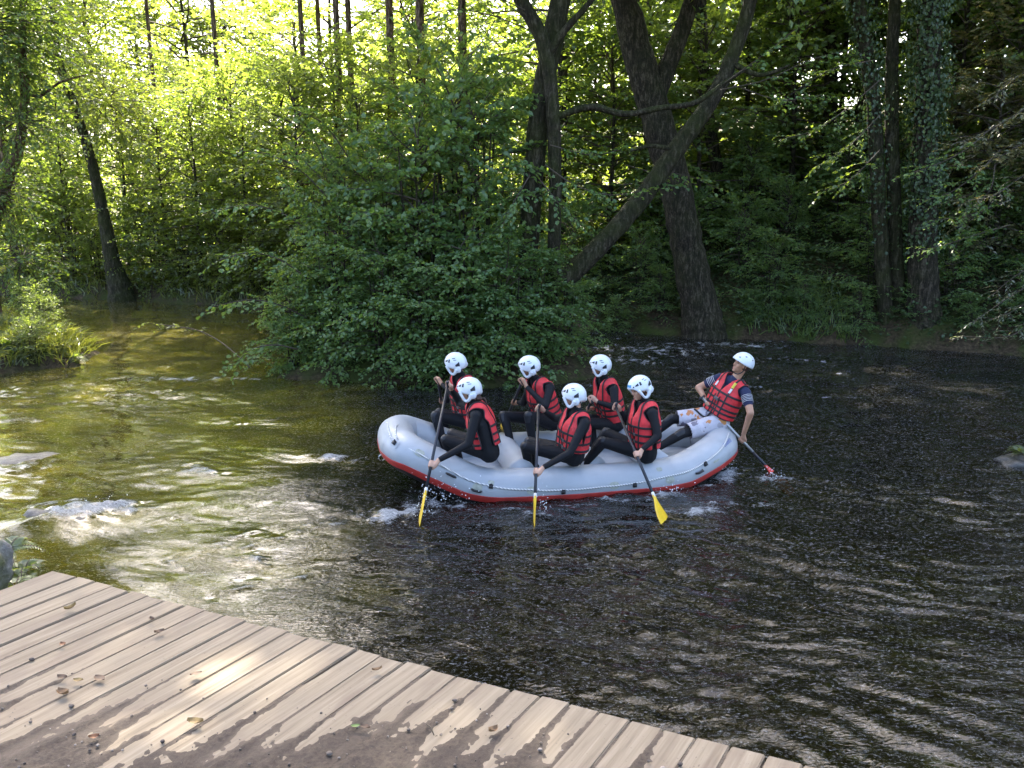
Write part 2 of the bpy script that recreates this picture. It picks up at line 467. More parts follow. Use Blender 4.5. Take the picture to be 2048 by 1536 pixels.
BUMPS = [(-4.55, 8.25, 0.55, 0.13), (-6.2, 10.2, 0.7, 0.05)]
WATER_DATA = {}
def water_z(X, Y):
    # flow-aligned coordinates, warped by slow eddies
    ang = -0.30 + 0.30 * np.tanh((X + 2) / 6) * -1
    wu = X + 0.55 * perlin(X * 0.35, Y * 0.35, 41) + 0.16 * perlin(X * 1.1, Y * 1.1, 42)
    wv = Y + 0.55 * perlin(X * 0.35 + 5, Y * 0.35, 43) + 0.16 * perlin(X * 1.1, Y * 1.1 + 8, 44)
    ca, sa = math.cos(-0.42), math.sin(-0.42)
    u = wu * ca + wv * sa; v = -wu * sa + wv * ca
    rough = 0.32 + 0.68 * smooth01((X + 2.2) / 3.2)          # calmer water on the left reach
    rough = rough * (0.58 + 0.75 * smooth01(0.5 + 0.9 * perlin(u * 0.30, v * 0.75, 61)))
    rough = rough + 1.1 * np.exp(-((X + 7.4) ** 2 / 7 + (Y - 14.2) ** 2 / 3)) + 0.8 * np.exp(-((X - 3.5) ** 2 / 9 + (Y - 18) ** 2 / 5))
    z = 0.034 * perlin(u * 0.55, v * 0.9, 51)
    z += rough * 0.024 * (0.35 - np.abs(perlin(u * 0.8, v * 2.1, 52)))
    z += rough * 0.024 * (0.35 - np.abs(perlin(u * 1.7 + 0.5 * v, v * 5.0, 53)))
    z += rough * 0.016 * perlin(u * 3.6 - 0.9 * v, v * 9.0, 54)
    near = np.clip((14 - Y) / 8, 0, 1) * (0.45 + 0.55 * smooth01((X + 2.2) / 2.5))
    z += rough * near * 0.016 * (0.35 - np.abs(perlin(u * 7 + v, v * 13, 55)))
    for (x, y, r, h) in BUMPS:
        z += h * np.exp(-((X - x) ** 2 + (Y - y) ** 2) / (r * r))
    fm = foam_f(X, Y)
    n = fbm(X * 5, Y * 5, 71, 4, 0.7)
    z += np.clip(fm, 0, 1.2) * (0.015 + 0.035 * n) * (Y < 13)
    foam = np.clip((fm - 0.42 + 0.75 * n), 0, 1) * smooth01((fm - 0.12) / 0.2)
    WATER_DATA['foam'] = foam.ravel()
    WATER_DATA['shallow'] = smooth01((-X - 1.5 + 0.9 * perlin(X * .5, Y * .5, 81) + 0.5 * perlin(X * 1.6, Y * 1.6, 82)) / 1.6).ravel()  # left-side mask for bed colour and painted foliage reflection
    return z

ys = [0.2]
while ys[-1] < 36: ys.append(ys[-1] + max(0.036, 0.0046 * ys[-1]))
xs = np.concatenate([np.arange(-46, -14, 0.5), np.arange(-14, -9, 0.12), np.arange(-9, 8, 0.046), np.arange(8, 14, 0.1), np.arange(14, 50, 0.6)])
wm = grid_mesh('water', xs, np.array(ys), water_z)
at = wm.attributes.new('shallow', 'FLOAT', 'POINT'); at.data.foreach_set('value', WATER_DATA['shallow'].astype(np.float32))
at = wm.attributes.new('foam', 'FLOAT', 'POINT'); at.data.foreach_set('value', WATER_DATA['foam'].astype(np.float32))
t = NT('river_water'); p_ = t.pos()
mp = t.mapv(p_, (0.8, 1.8, 1), (0, 0, 0.42))
b1 = t.noise(mp, 9, 2.0, 0.5, 0.9); b2 = t.noise(mp, 27, 2.0, 0.5, 0.4)
hb = t.math('ADD', t.math('ABSOLUTE', t.math('SUBTRACT', b1, 0.5)), t.math('MULTIPLY', b2, 0.28))
bed_refl = t.n('ShaderNodeAttribute', attribute_name='shallow').outputs['Fac']
patchy = t.rng(t.noise(t.mapv(p_, (0.8, 2.0, 1), (0, 0, 0.42)), 1.1, 4, 0.6, 1.2), 0.40, 0.62, 0.10, 0.70)
bnode = t.n('ShaderNodeBump'); bnode.inputs['Distance'].default_value = 0.024
t.l(t.math('MULTIPLY', patchy, t.rng(bed_refl, 0, 1, 1.0, 0.22)), bnode.inputs['Strength']); t.l(hb, bnode.inputs['Height']); nrm = bnode.outputs[0]
# olive left: bed and reflected foliage painted in; dark right: canopy shade painted in
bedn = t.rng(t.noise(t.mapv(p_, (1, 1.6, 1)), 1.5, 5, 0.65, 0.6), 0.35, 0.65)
body = t.n('ShaderNodeBsdfDiffuse'); t.l(t.mix(bed_refl, (0.007, 0.0058, 0.0024), t.mix(bedn, (0.040, 0.034, 0.002), (0.150, 0.128, 0.006))), body.inputs[0])
tra = t.n('ShaderNodeBsdfTransparent'); tra.inputs[0].default_value = (0.30, 0.22, 0.08, 1)
m1 = t.n('ShaderNodeMixShader'); m1.inputs[0].default_value = 0.45
t.l(body.outputs[0], m1.inputs[1]); t.l(tra.outputs[0], m1.inputs[2])
gl = t.n('ShaderNodeBsdfGlossy'); gl.inputs['Roughness'].default_value = 0.02; gl.inputs[0].default_value = (1, 1, 1, 1); t.l(nrm, gl.inputs['Normal'])
fr = t.n('ShaderNodeFresnel'); fr.inputs['IOR'].default_value = 1.33; t.l(nrm, fr.inputs['Normal'])
m2 = t.n('ShaderNodeMixShader'); t.l(fr.outputs[0], m2.inputs[0]); t.l(m1.outputs[0], m2.inputs[1]); t.l(gl.outputs[0], m2.inputs[2])
fo = t.n('ShaderNodeAttribute', attribute_name='foam').outputs['Fac']
fn = t.noise(t.mapv(p_, (1, 1.7, 1), (0, 0, 0.42)), 30, 6, 0.8, 0.8)
ff = t.rng(t.math('ADD', fo, t.math('MULTIPLY', t.math('SUBTRACT', fn, 0.5), 2.6)), 0.10, 0.75)
fd = t.n('ShaderNodeBsdfDiffuse'); t.l(t.mix(t.rng(fn, 0.36, 0.60), (0.26, 0.29, 0.31), (0.88, 0.90, 0.92)), fd.inputs[0]); t.l(t.bump(fn, 1.0, 0.08), fd.inputs['Normal'])
m3 = t.n('ShaderNodeMixShader'); t.l(t.math('MULTIPLY', ff, 0.85), m3.inputs[0]); t.l(m2.outputs[0], m3.inputs[1]); t.l(fd.outputs[0], m3.inputs[2])
t.l(m3.outputs[0], t.out.inputs[0])
M['water'] = t.m
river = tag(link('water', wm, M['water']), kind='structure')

# ------------------------------------------------------------------ wooden landing stage
DOCK_Z = CAM_H - 1.6
A0 = np.array([-1.9026, 3.4402]); EA = math.radians(-24.64); PA = math.radians(-121.8)
e_ = np.array([math.cos(EA), math.sin(EA)]); d_ = np.array([math.cos(PA), math.sin(PA)])
n_ = np.array([-d_[1], d_[0]])                                     # across a plank, towards +s
if n_ @ e_ < 0: n_ = -n_
t = NT('weathered_plank'); co = t.coord()
oi = t.n('ShaderNodeObjectInfo').outputs['Random']
sh = t.n('ShaderNodeVectorMath', operation='ADD'); t.l(co, sh.inputs[0])
cmb = t.n('ShaderNodeCombineXYZ'); t.l(t.math('MULTIPLY', oi, 37.0), cmb.inputs[0]); t.l(t.math('MULTIPLY', oi, 11.0), cmb.inputs[1]); t.l(cmb.outputs[0], sh.inputs[1])
v_ = sh.outputs[0]
gr = t.noise(t.mapv(v_, (2.2, 60, 20)), 1, 5, 0.6, 0.4); bl = t.noise(t.mapv(v_, (2.0, 6, 2)), 1.5, 4)
spk = t.noise(v_, 85, 3, 0.7)
base = t.ramp(gr, [(0.25, (0.125, 0.097, 0.066)), (0.55, (0.215, 0.175, 0.124)), (0.8, (0.285, 0.242, 0.178))])
base = t.mix(t.math('MULTIPLY', oi, 0.55), base, t.mix(gr, (0.165, 0.133, 0.094), (0.265, 0.220, 0.160)))
stain = t.rng(bl, 0.52, 0.72, 0, 0.75)
c = t.mix(stain, base, (0.15, 0.115, 0.085))
c = t.mix(t.rng(spk, 0.66, 0.74, 0, 0.8), c, (0.07, 0.055, 0.045))
t.principled(c, 0.85, t.bump(gr, 0.5, 0.004), spec=0.25)
M['plank'] = t.m
dock = empty('landing_stage', (A0[0], A0[1], 0.0))
tag(dock, 'weathered wooden landing stage with narrow planks partly covered in mud', 'landing stage')
rp = random.Random(5)
S_EDGES = [-0.135, 0.02] + [0.02 + 0.1037 * k for k in range(1, 38)]
pw_ = abs(n_ @ e_)
for k in range(len(S_EDGES) - 1):
    s0, s1 = S_EDGES[k], S_EDGES[k + 1]
    g = 0.0035 + 0.004 * rp.random()
    w = (s1 - s0) * pw_ - g; L = 2.5
    m_ = bmesh.new()
    bmesh.ops.create_cube(m_, size=1.0)
    for v in m_.verts:
        v.co = Vector((v.co.x * L, v.co.y * w, v.co.z * 0.032))
    bmesh.ops.bevel(m_, geom=list(m_.edges), offset=0.0035, segments=2, affect='EDGES')
    # skew the river end so that it follows the edge of the stage
    for v in m_.verts:
        if v.co.x < -L / 2 + 0.02: v.co.x += v.co.y * (e_ @ d_) / (e_ @ n_)
    me = bpy.data.meshes.new('plank'); m_.to_mesh(me); m_.free()
    for pl in me.polygons: pl.use_smooth = False
    o = link('plank', me, M['plank'], dock)
    q = A0 + e_ * (s0 + s1) / 2 + d_ * (L / 2 + rp.uniform(-0.008, 0.008)) - A0
    o.location = (q[0], q[1], DOCK_Z - 0.016 + rp.uniform(-0.003, 0.002))
    o.rotation_euler = (rp.uniform(-0.012, 0.012), rp.uniform(-0.001, 0.001), PA + rp.uniform(-0.003, 0.003))
for tt in (0.10, 1.2, 2.3):
    a = A0 + e_ * -0.1 + d_ * tt; b = A0 + e_ * 3.8 + d_ * tt
    mid = (a + b) / 2 - A0
    mb = MB().box((mid[0], mid[1], DOCK_Z - 0.036 - 0.075), (np.array([*e_, 0]), np.array([-e_[1], e_[0], 0]), XYZ[2]), (1.95, 0.03, 0.07))
    mb.build('joist', M['plank'], dock, smooth=False)
for s in (0.0, 1.9, 3.7):
    a = e_ * s + d_ * 0.19
    MB().tube([(a[0], a[1], -0.7), (a[0], a[1], DOCK_Z - 0.05)], 0.07, 10).build('post', M['bark'], dock)

# mud trodden over the stage: its sheet rises out of and sinks below the plank tops
def mud_amount(S, T):
    t0 = np.interp(S, [-0.2, 0.6, 0.9, 1.3, 1.6, 1.8, 2.05, 2.4, 2.9, 4.0], [0.72, 0.72, 0.72, 0.66, 0.48, 0.27, 0.12, 0.17, 0.22, 0.22])
    frac = ((S - 0.02) / 0.1037) % 1.0
    gap = np.abs(frac * 2 - 1)                                      # 1 at the gaps, 0 mid plank
    pid = np.floor((S - 0.02) / 0.1037)
    pr = np.sin(pid * 12.9898) * 43758.5453; pr = pr - np.floor(pr)
    m = (T - t0) / 0.26 - 0.05
    m = np.clip(m, -1.6, 2.2)
    m += 1.15 * (gap ** 2.2) * smooth01((T - t0 + 0.52) / 0.45) - 0.42
    m += 0.55 * (pr - 0.5)
    m += 0.75 * fbm(S * 7, T * 1.3, 91, 3) + 0.38 * fbm(S * 20, T * 12, 92, 4, 0.7)
    return m
ms = np.arange(-0.12, 3.9, 0.009); mt = np.arange(0.02, 2.75, 0.012)
MS, MT = np.meshgrid(ms, mt)
am = mud_amount(MS, MT)
hz = np.where(am > 0, np.minimum(0.010, 0.0035 * am), np.maximum(-0.012, 0.010 * am))
lump = np.clip(fbm(MS * 22, MT * 22, 95, 3, 0.6), -0.2, 1)
hz = hz + np.clip(am, 0, 1.0) * (0.006 * lump + 0.010 * np.clip(fbm(MS * 45, MT * 45, 97, 2) - 0.55, 0, 1))
V = np.stack([(A0[0] + e_[0] * MS + d_[0] * MT).ravel(), (A0[1] + e_[1] * MS + d_[1] * MT).ravel(), (DOCK_Z - 0.0015 + hz).ravel()], 1)
nx, ny = len(ms), len(mt)
i = (np.arange(ny - 1)[:, None] * nx + np.arange(nx - 1)[None, :]).ravel()
t = NT('damp_mud'); p_ = t.pos()
n1 = t.noise(p_, 3, 5, 0.6); n2 = t.noise(p_, 70, 5, 0.7)
c = t.ramp(n2, [(0.28, (0.024, 0.017, 0.012)), (0.5, (0.062, 0.046, 0.033)), (0.75, (0.095, 0.072, 0.052))])
c = t.mix(t.rng(n1, 0.35, 0.65, 0, 0.5), c, (0.050, 0.038, 0.029))
am_ = t.n('ShaderNodeAttribute', attribute_name='amt').outputs['Fac']
c = t.mix(t.rng(t.math('ADD', am_, t.math('MULTIPLY', t.math('SUBTRACT', n2, 0.5), 1.6)), 0.0, 0.5, 0.35, 0.0), c, (0.17, 0.135, 0.10))
t.principled(c, 0.8, t.bump(n2, 0.8, 0.008), spec=0.3)
M['mud'] = t.m
mud = tag(link('mud', mesh_np('mud', V, np.stack([i, i + 1, i + nx + 1, i + nx], 1), True, {'amt': am.ravel()}), M['mud']), 'dark trodden mud spread over the planks', 'mud', kind='stuff')

def dock_pt(px, py): return at_z(px, py, DOCK_Z + 0.006)
# pebbles and crumbs of earth
rs = np.random.RandomState(4)
mb = MB()
for k in range(2200):
    s_, t_ = rs.uniform(-0.1, 3.3), rs.uniform(0.15, 2.1)
    if mud_amount(np.array([s_]), np.array([t_]))[0] < rs.uniform(-0.9, 0.7): continue
    q = A0 + e_ * s_ + d_ * t_; r = 0.0022 + 0.006 * rs.rand() ** 3
    mb.ellipsoid((q[0], q[1], DOCK_Z + 0.004 + r * 0.5), XYZ, (r * rs.uniform(.8, 1.5), r * rs.uniform(.8, 1.3), r * .8), 6, 4)
t = NT('pebble'); c = t.ramp(t.noise(t.pos(), 30, 2), [(0.35, (0.04, 0.03, 0.025)), (0.55, (0.12, 0.095, 0.075)), (0.68, (0.30, 0.26, 0.22))]); t.principled(c, 0.8)
tag(mb.build('gravel', t.m, smooth=True), 'small pebbles and crumbs of earth on the muddy planks', 'gravel', kind='stuff')

# fallen leaves on the stage
def leaf_patch(l, w, curl, rnd):
    V = []; Fs = []; n = 7
    for i in range(n):
        u = i / (n - 1); ww = w * math.sin(math.pi * min(1, u * 0.93 + 0.05)) ** 0.8
        for j in (-1, -0.5, 0, 0.5, 1):
            V.append(((u - 0.5) * l, j * ww / 2, 0.002 + curl * (abs(j) ** 1.5 * 0.6 + (2 * u - 1) ** 2 * 0.5) + rnd.uniform(0, 0.0015)))
    for i in range(n - 1):
        for j in range(4):
            a = i * 5 + j; Fs.append((a, a + 5, a + 6, a + 1))
    return V, Fs
rl = random.Random(8)
dl = [((0.20, 0.12, 0.055), 'curled tan'), ((0.13, 0.08, 0.045), 'dark brown'), ((0.25, 0.17, 0.06), 'yellow brown'), ((0.19, 0.085, 0.035), 'rust coloured')]
dmats = [simple('dead_leaf_' + str(i), c_[0], 0.7, 0.4, 60) for i, c_ in enumerate(dl)]
gmat = simple('green_fallen_leaf', (0.10, 0.17, 0.03), 0.5, 0.3, 40)
for (px, py, L, kind, lab) in [
    (142, 1221, 0.045, 2, 'tan curled dead leaf on a clean plank close to the landing stage corner'),
    (305, 1243, 0.03, 1, 'small dark dead leaf lodged at a plank gap beside a wet stain'),
    (127, 1293, 0.03, 3, 'rust brown crumpled leaf scrap lying on a clean pale plank'),
    (318, 1269, 0.04, 1, 'dark folded leaf stuck in the gap between two pale planks'),
    (158, 1366, 0.038, 2, 'yellowish dead leaf where the planks turn muddy'),
    (125, 1360, 0.035, 1, 'brown leaf scrap at the ragged border of mud and plank'),
    (127, 1393, 0.05, 0, 'broad tan leaf half sunk in the mud at the end of a gap'),
    (200, 1362, 0.045, 1, 'long brown leaf lying along a muddy plank gap'),
    (392, 1353, 0.04, 1, 'pointed dark leaf standing up out of the mud streak'),
    (188, 1480, 0.03, 3, 'orange brown leaf fragment lying in thick mud'),
    (391, 1451, 0.05, 2, 'thick yellow brown curled leaf on a pale plank streak'),
    (755, 1345, 0.035, 0, 'round tan leaf on a clean plank near the river edge'),
    (985, 1468, 0.04, 0, 'flat round brown leaf in the mud far from the plank gaps'),
    (730, 1460, 0.035, 1, 'dark crumpled leaf beside a small green one in the mud')]:
    q = dock_pt(px, py); V, Fs = leaf_patch(L, L * rl.uniform(0.45, 0.7), L * rl.uniform(0.12, 0.4), rl)
    o = link('dead_leaf', MB().add(V, Fs).mesh('dead_leaf'), dmats[kind]); tag(o, lab, 'leaf')
    o.location = Vector(q) + Vector((0, 0, 0.006)); o.rotation_euler = (rl.uniform(-.2, .2), rl.uniform(-.2, .2), rl.uniform(-0.6, 0.9))
q = dock_pt(712, 1458); V, Fs = leaf_patch(0.03, 0.014, 0.004, rl)
o = link('green_leaf', MB().add(V, Fs).mesh('green_leaf'), gmat); o.location = Vector(q) + Vector((0, 0, 0.008)); o.rotation_euler = (0.1, 0, 0.2)
tag(o, 'small fresh green leaf lying on dark mud', 'leaf')
q = dock_pt(862, 1463)
tag(MB().tube([q + np.array((-0.015, 0.025, 0.008)), q + np.array((0, 0, 0.014)), q + np.array((0.012, -0.03, 0.008))], [0.003, 0.0028, 0.0018], 6).build('twig', M['twig']), 'short dark bent twig lying on the mud', 'twig')

# ------------------------------------------------------------------ rocks
def rock_mesh(seed, r, sq=(1, 1, 0.7), sub=4):
    b = bmesh.new(); bmesh.ops.create_icosphere(b, subdivisions=sub, radius=1.0)
    for v in b.verts:
        c = v.co.copy()
        n = 0.28 * perlin(c.x * 1.3 + seed, c.y * 1.3 + c.z, seed) + 0.14 * perlin(c.x * 3 + c.z * 2, c.y * 3 - c.z, seed + 5) + 0.05 * perlin(c.x * 8 + c.z * 5, c.y * 8, seed + 8)
        v.co = Vector((c.x * sq[0], c.y * sq[1], c.z * sq[2])) * r * (1 + float(n))
    me = bpy.data.meshes.new('rock'); b.to_mesh(me); b.free()
    me.polygons.foreach_set('use_smooth', [True] * len(me.polygons))
    return me
t = NT('river_rock'); co = t.coord(); n1 = t.noise(co, 3, 5); n2 = t.noise(co, 22, 6, 0.7)
c = t.ramp(n2, [(0.3, (0.035, 0.032, 0.03)), (0.7, (0.10, 0.095, 0.085))]); t.principled(c, 0.35, t.bump(n2, 0.7, 0.03)); M['rock'] = t.m
t = NT('mossy_rock'); co = t.coord(); n1 = t.noise(co, 4, 5); n2 = t.noise(co, 40, 6, 0.7)
c = t.ramp(n2, [(0.3, (0.10, 0.095, 0.085)), (0.7, (0.30, 0.28, 0.25))])
c = t.mix(t.rng(n1, 0.42, 0.6), c, t.mix(n2, (0.06, 0.075, 0.015), (0.20, 0.19, 0.045))); t.principled(c, 0.9, t.bump(n2, 0.8, 0.02)); M['mossrock'] = t.m
for (x, y, z, r, sq, mt_, lab) in [
    (-4.62, 8.1, -0.16, 0.42, (1.2, 0.7, 0.62), 'rock', 'dark wet boulder under the foaming white cascade'),
    (-6.25, 10.25, -0.20, 0.62, (1.3, 0.8, 0.42), 'rock', 'flat dark boulder just breaking the olive water'),
    (-6.9, 9.9, -0.12, 0.4, (1.2, 0.8, 0.5), 'rock', 'small wet stone beside the flat dark boulder'),
    (6.36, 10.15, -0.06, 0.30, (1.1, 0.9, 0.6), 'rock', 'dark stone in the dark river with a green fern tuft')]:
    o = link('boulder', rock_mesh(int(abs(x * 10)), r, sq), M[mt_]); o.location = (x, y, z); o['label'] = lab; o['category'] = 'boulder'
q = at_y(-38, 1130, 4.05)
o = link('boulder', rock_mesh(77, 0.165, (0.85, 0.8, 1.15)), M['mossrock']); o.location = Vector(q); tag(o, 'lichen covered grey boulder beside the corner of the landing stage', 'boulder')

# ------------------------------------------------------------------ vegetation
def leaves_geo(P, D, N, L, W, rounded):
    """P base points, D along, N normal (n,3); L, W sizes (n,)"""
    D = D / (np.linalg.norm(D, axis=1)[:, None] + 1e-9)
    S = np.cross(D, N); S /= (np.linalg.norm(S, axis=1)[:, None] + 1e-9)
    N2 = np.cross(S, D); n = len(P); L = L[:, None]; W = W[:, None]
    up = N2 * W * 0.16
    if rounded:
        pts = [P, P + D * L * .28 + S * W * .44 + up, P + D * L * .72 + S * W * .42 + up, P + D * L - up * .6,
               P + D * L * .72 - S * W * .42 + up, P + D * L * .28 - S * W * .44 + up]
        V = np.stack(pts, 1).reshape(-1, 3); b = np.arange(n)[:, None] * 6
        Fs = np.concatenate([b + np.array([[0, 1, 2, 3]]), b + np.array([[0, 3, 4, 5]])], 1).reshape(-1, 4)
        return V, Fs, 2
    pts = [P, P + D * L * .45 + S * W * .5 + up, P + D * L, P + D * L * .45 - S * W * .5 + up]
    V = np.stack(pts, 1).reshape(-1, 3); b = np.arange(n)[:, None] * 4
    Fs = np.concatenate([b + np.array([[0, 1, 2]]), b + np.array([[0, 2, 3]])], 1).reshape(-1, 3)
    return V, Fs, 2

def leaf_mesh(name, P, D, N, L, W, rounded=False, rs=None):
    V, Fs, k = leaves_geo(P, D, N, L, W, rounded)
    r = (rs or np.random.RandomState(1)).rand(len(P))
    return mesh_np(name, V, Fs, False, None, {'rnd': np.repeat(r, k)})

def spray(rs, paths, twig_n, twig_len, leaf_sp, leaf_len, aspect=0.75, droop=0.25, start=0.25, jitter=0.5):
    """paths: list of polylines (k,3). Returns leaf arrays and twig polylines."""
    P = []; D = []; N = []; tw = []
    for path in paths:
        seg = np.linalg.norm(np.diff(path, axis=0), axis=1); cum = np.concatenate([[0], np.cumsum(seg)]); Lb = cum[-1]
        for k, t in enumerate(np.linspace(start, 1.0, twig_n)):
            tt = min(0.999, max(0, t + rs.uniform(-.03, .03))) * Lb
            base = np.array([np.interp(tt, cum, path[:, c]) for c in range(3)])
            i = min(len(path) - 2, int(np.searchsorted(cum, tt) - 1)); dr = unit(path[i + 1] - path[i])
            a = rs.uniform(0.55, 1.15) * (1 if k % 2 else -1) if t < 0.97 else rs.uniform(-.2, .2)
            ca, sa = math.cos(a), math.sin(a)
            d2 = np.array([dr[0] * ca - dr[1] * sa, dr[0] * sa + dr[1] * ca, dr[2] * 0.6 + rs.uniform(-.4, .5)]); d2 = unit(d2)
            tl = twig_len * rs.uniform(0.5, 1.1) * (1.15 - 0.55 * t)
            m = max(3, int(tl / leaf_sp))
            s = np.linspace(0.12, 1, m)
            q = base + d2 * (s[:, None] * tl); q[:, 2] -= droop * tl * s ** 2
            side = np.where(np.arange(m) % 2 == 0, 1.0, -1.0) * rs.uniform(0.5, 1.1, m)
            hx, hy = d2[0], d2[1]
            ld = np.stack([hx * np.cos(side) - hy * np.sin(side), hx * np.sin(side) + hy * np.cos(side), d2[2] - 0.25 + rs.uniform(-.35, .25, m)], 1)
            ln = np.stack([rs.normal(0, jitter, m), rs.normal(0, jitter, m), np.ones(m)], 1)
            P.append(q); D.append(ld); N.append(ln); tw.append(np.array([base, base + d2 * tl * .55 + np.array([0, 0, -droop * tl * .3]), q[-1]]))
    P = np.concatenate(P); D = np.concatenate(D); N = np.concatenate(N)
    L = leaf_len * rs.uniform(0.65, 1.2, len(P)); W = L * aspect * rs.uniform(0.8, 1.15, len(P))
    return P, D, N, L, W, tw

def tubes_np(name, lines, radii, n=4):
    """many thin tapered tubes in one mesh, vectorised per line"""
    V = []; Fs = []; b = 0
    for P, (r0, r1) in zip(lines, radii):
        P = np.asarray(P, float); m = len(P)
        T = np.gradient(P, axis=0); T /= (np.linalg.norm(T, axis=1)[:, None] + 1e-9)
        a = np.array([0.3, 0.2, 1.0]) if abs(T[0][2]) < 0.9 else np.array([1.0, 0, 0])
        N = np.cross(T, a); N /= (np.linalg.norm(N, axis=1)[:, None] + 1e-9); B = np.cross(T, N)
        R = np.linspace(r0, r1, m)[:, None, None]; th = np.arange(n) * 2 * math.pi / n
        ring = P[:, None, :] + R * (np.cos(th)[None, :, None] * N[:, None, :] + np.sin(th)[None, :, None] * B[:, None, :])
        V.append(ring.reshape(-1, 3))
        i = (np.arange(m - 1)[:, None] * n + np.arange(n)[None, :]); j = (np.arange(m - 1)[:, None] * n + (np.arange(n)[None, :] + 1) % n)
        Fs.append(np.stack([i, j, j + n, i + n], 2).reshape(-1, 4) + b); b += m * n
    return mesh_np(name, np.concatenate(V), np.concatenate(Fs), True)

def crown_paths(rs, nb, z0, z1, R, elev=(0.1, 0.7), prof=None, sag=0.12, off=None):
    """limbs leaving a vertical axis between z0 and z1; R horizontal reach"""
    out = []
    for k in range(nb):
        f = (k + rs.rand()) / nb; z = z0 + (z1 - z0) * f
        az = k * 2.39996 + rs.uniform(-.4, .4)
        pr = prof(f) if prof else math.sin(math.pi * (0.12 + 0.83 * f)) ** 0.7
        L = R * pr * rs.uniform(0.7, 1.15); el = elev[0] + (elev[1] - elev[0]) * f + rs.uniform(-.35, .35)
        d = np.array([math.cos(az) * math.cos(el), math.sin(az) * math.cos(el), math.sin(el)])
        s = np.linspace(0, 1, 6)
        p = np.array([0, 0, z]) + d * (s[:, None] * L)
        p[:, 2] -= sag * L * s ** 2
        p[:, 0] += 0.10 * L * np.sin(s * 3 + rs.rand() * 6) * s; p[:, 1] += 0.10 * L * np.sin(s * 3 + rs.rand() * 6) * s
        if off is not None: p = p + off(z)
        out.append(p)
    return out

def make_plant(name, seed, nb, z0, z1, R, twig_n, twig_len, leaf_sp, leaf_len, leafmat, rounded=False, elev=(0.1, 0.7), stems=None, trunk_r=0.05, trunk_top=None,
               aspect=0.75, jitter=0.5, barkmat='bark', prof=None, sag=0.12, droop=0.25):
    rs = np.random.RandomState(seed)
    root = empty(name)
    paths = crown_paths(rs, nb, z0, z1, R, elev, prof, sag)
    P, D, N, L, W, tw = spray(rs, paths, twig_n, twig_len, leaf_sp, leaf_len, aspect, droop, jitter=jitter)
    link('crown', leaf_mesh('crown', P, D, N, L, W, rounded, rs), M[leafmat], root)
    link('branches', tubes_np('branches', paths + tw, [(max(.008, R * 0.011), 0.004)] * len(paths) + [(0.005, 0.002)] * len(tw), 3), M['twig'], root)
    mb = MB()
    top = trunk_top or z1
    if stems:
        for k in range(stems):
            a = k * 2.4 + rs.rand(); b = np.array([math.cos(a) * .18, math.sin(a) * .18, -0.3])
            mb.tube(bez([b, b * np.array([1.6, 1.6, 0]) + np.array([0, 0, top * .4]), np.array([math.cos(a) * R * .22, math.sin(a) * R * .22, top * rs.uniform(.75, 1)])], 5), np.linspace(trunk_r, trunk_r * .3, 11), 6)
        mb.build('stem', M[barkmat], root)
    else:
        w = rs.uniform(-.15, .15, 2)
        pts = bez([(0, 0, -0.6), (w[0] * .3, w[1] * .3, top * .3), (w[0], w[1], top * .65), (0, 0, top)], 6)
        rad = np.linspace(trunk_r, trunk_r * .25, len(pts)); rad[0] *= 1.5; rad[1] *= 1.25
        mb.tube(pts, rad, 9).build('trunk', M[barkmat], root)
    return root

PROTO = {}
rnd_prof = lambda f: math.sin(math.pi * (0.16 + 0.74 * f)) ** 0.55
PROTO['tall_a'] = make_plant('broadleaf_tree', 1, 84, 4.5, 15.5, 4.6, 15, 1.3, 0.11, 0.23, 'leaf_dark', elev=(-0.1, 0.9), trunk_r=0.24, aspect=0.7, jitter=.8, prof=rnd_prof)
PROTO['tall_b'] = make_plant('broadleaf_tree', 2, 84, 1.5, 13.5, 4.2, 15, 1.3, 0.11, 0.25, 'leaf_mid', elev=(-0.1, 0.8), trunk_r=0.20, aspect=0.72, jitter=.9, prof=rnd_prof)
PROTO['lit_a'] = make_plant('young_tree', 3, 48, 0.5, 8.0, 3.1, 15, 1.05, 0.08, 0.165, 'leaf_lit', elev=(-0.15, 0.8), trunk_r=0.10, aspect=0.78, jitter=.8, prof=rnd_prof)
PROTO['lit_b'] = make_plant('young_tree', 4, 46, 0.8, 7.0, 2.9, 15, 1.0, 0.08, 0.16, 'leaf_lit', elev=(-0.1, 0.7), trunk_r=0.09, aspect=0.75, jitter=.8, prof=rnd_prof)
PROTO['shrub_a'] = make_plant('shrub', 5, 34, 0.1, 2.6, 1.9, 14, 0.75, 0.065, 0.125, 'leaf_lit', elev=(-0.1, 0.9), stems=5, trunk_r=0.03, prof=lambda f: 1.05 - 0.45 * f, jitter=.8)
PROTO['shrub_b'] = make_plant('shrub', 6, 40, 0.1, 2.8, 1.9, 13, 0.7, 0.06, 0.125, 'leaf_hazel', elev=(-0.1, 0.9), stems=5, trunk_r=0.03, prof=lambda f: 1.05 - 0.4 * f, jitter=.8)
PROTO['hazel_a'] = make_plant('hazel_bush', 7, 42, 0.0, 3.9, 2.1, 15, 0.85, 0.065, 0.12, 'leaf_hazel', True, elev=(-0.2, 0.75), stems=7, trunk_r=0.045, aspect=0.86, prof=lambda f: 1.08 - 0.42 * f, jitter=0.7)
PROTO['hazel_b'] = make_plant('hazel_bush', 8, 36, 0.0, 3.2, 1.9, 15, 0.80, 0.065, 0.115, 'leaf_hazel', True, elev=(-0.25, 0.7), stems=6, trunk_r=0.04, aspect=0.86, prof=lambda f: 1.08 - 0.4 * f, jitter=0.7)
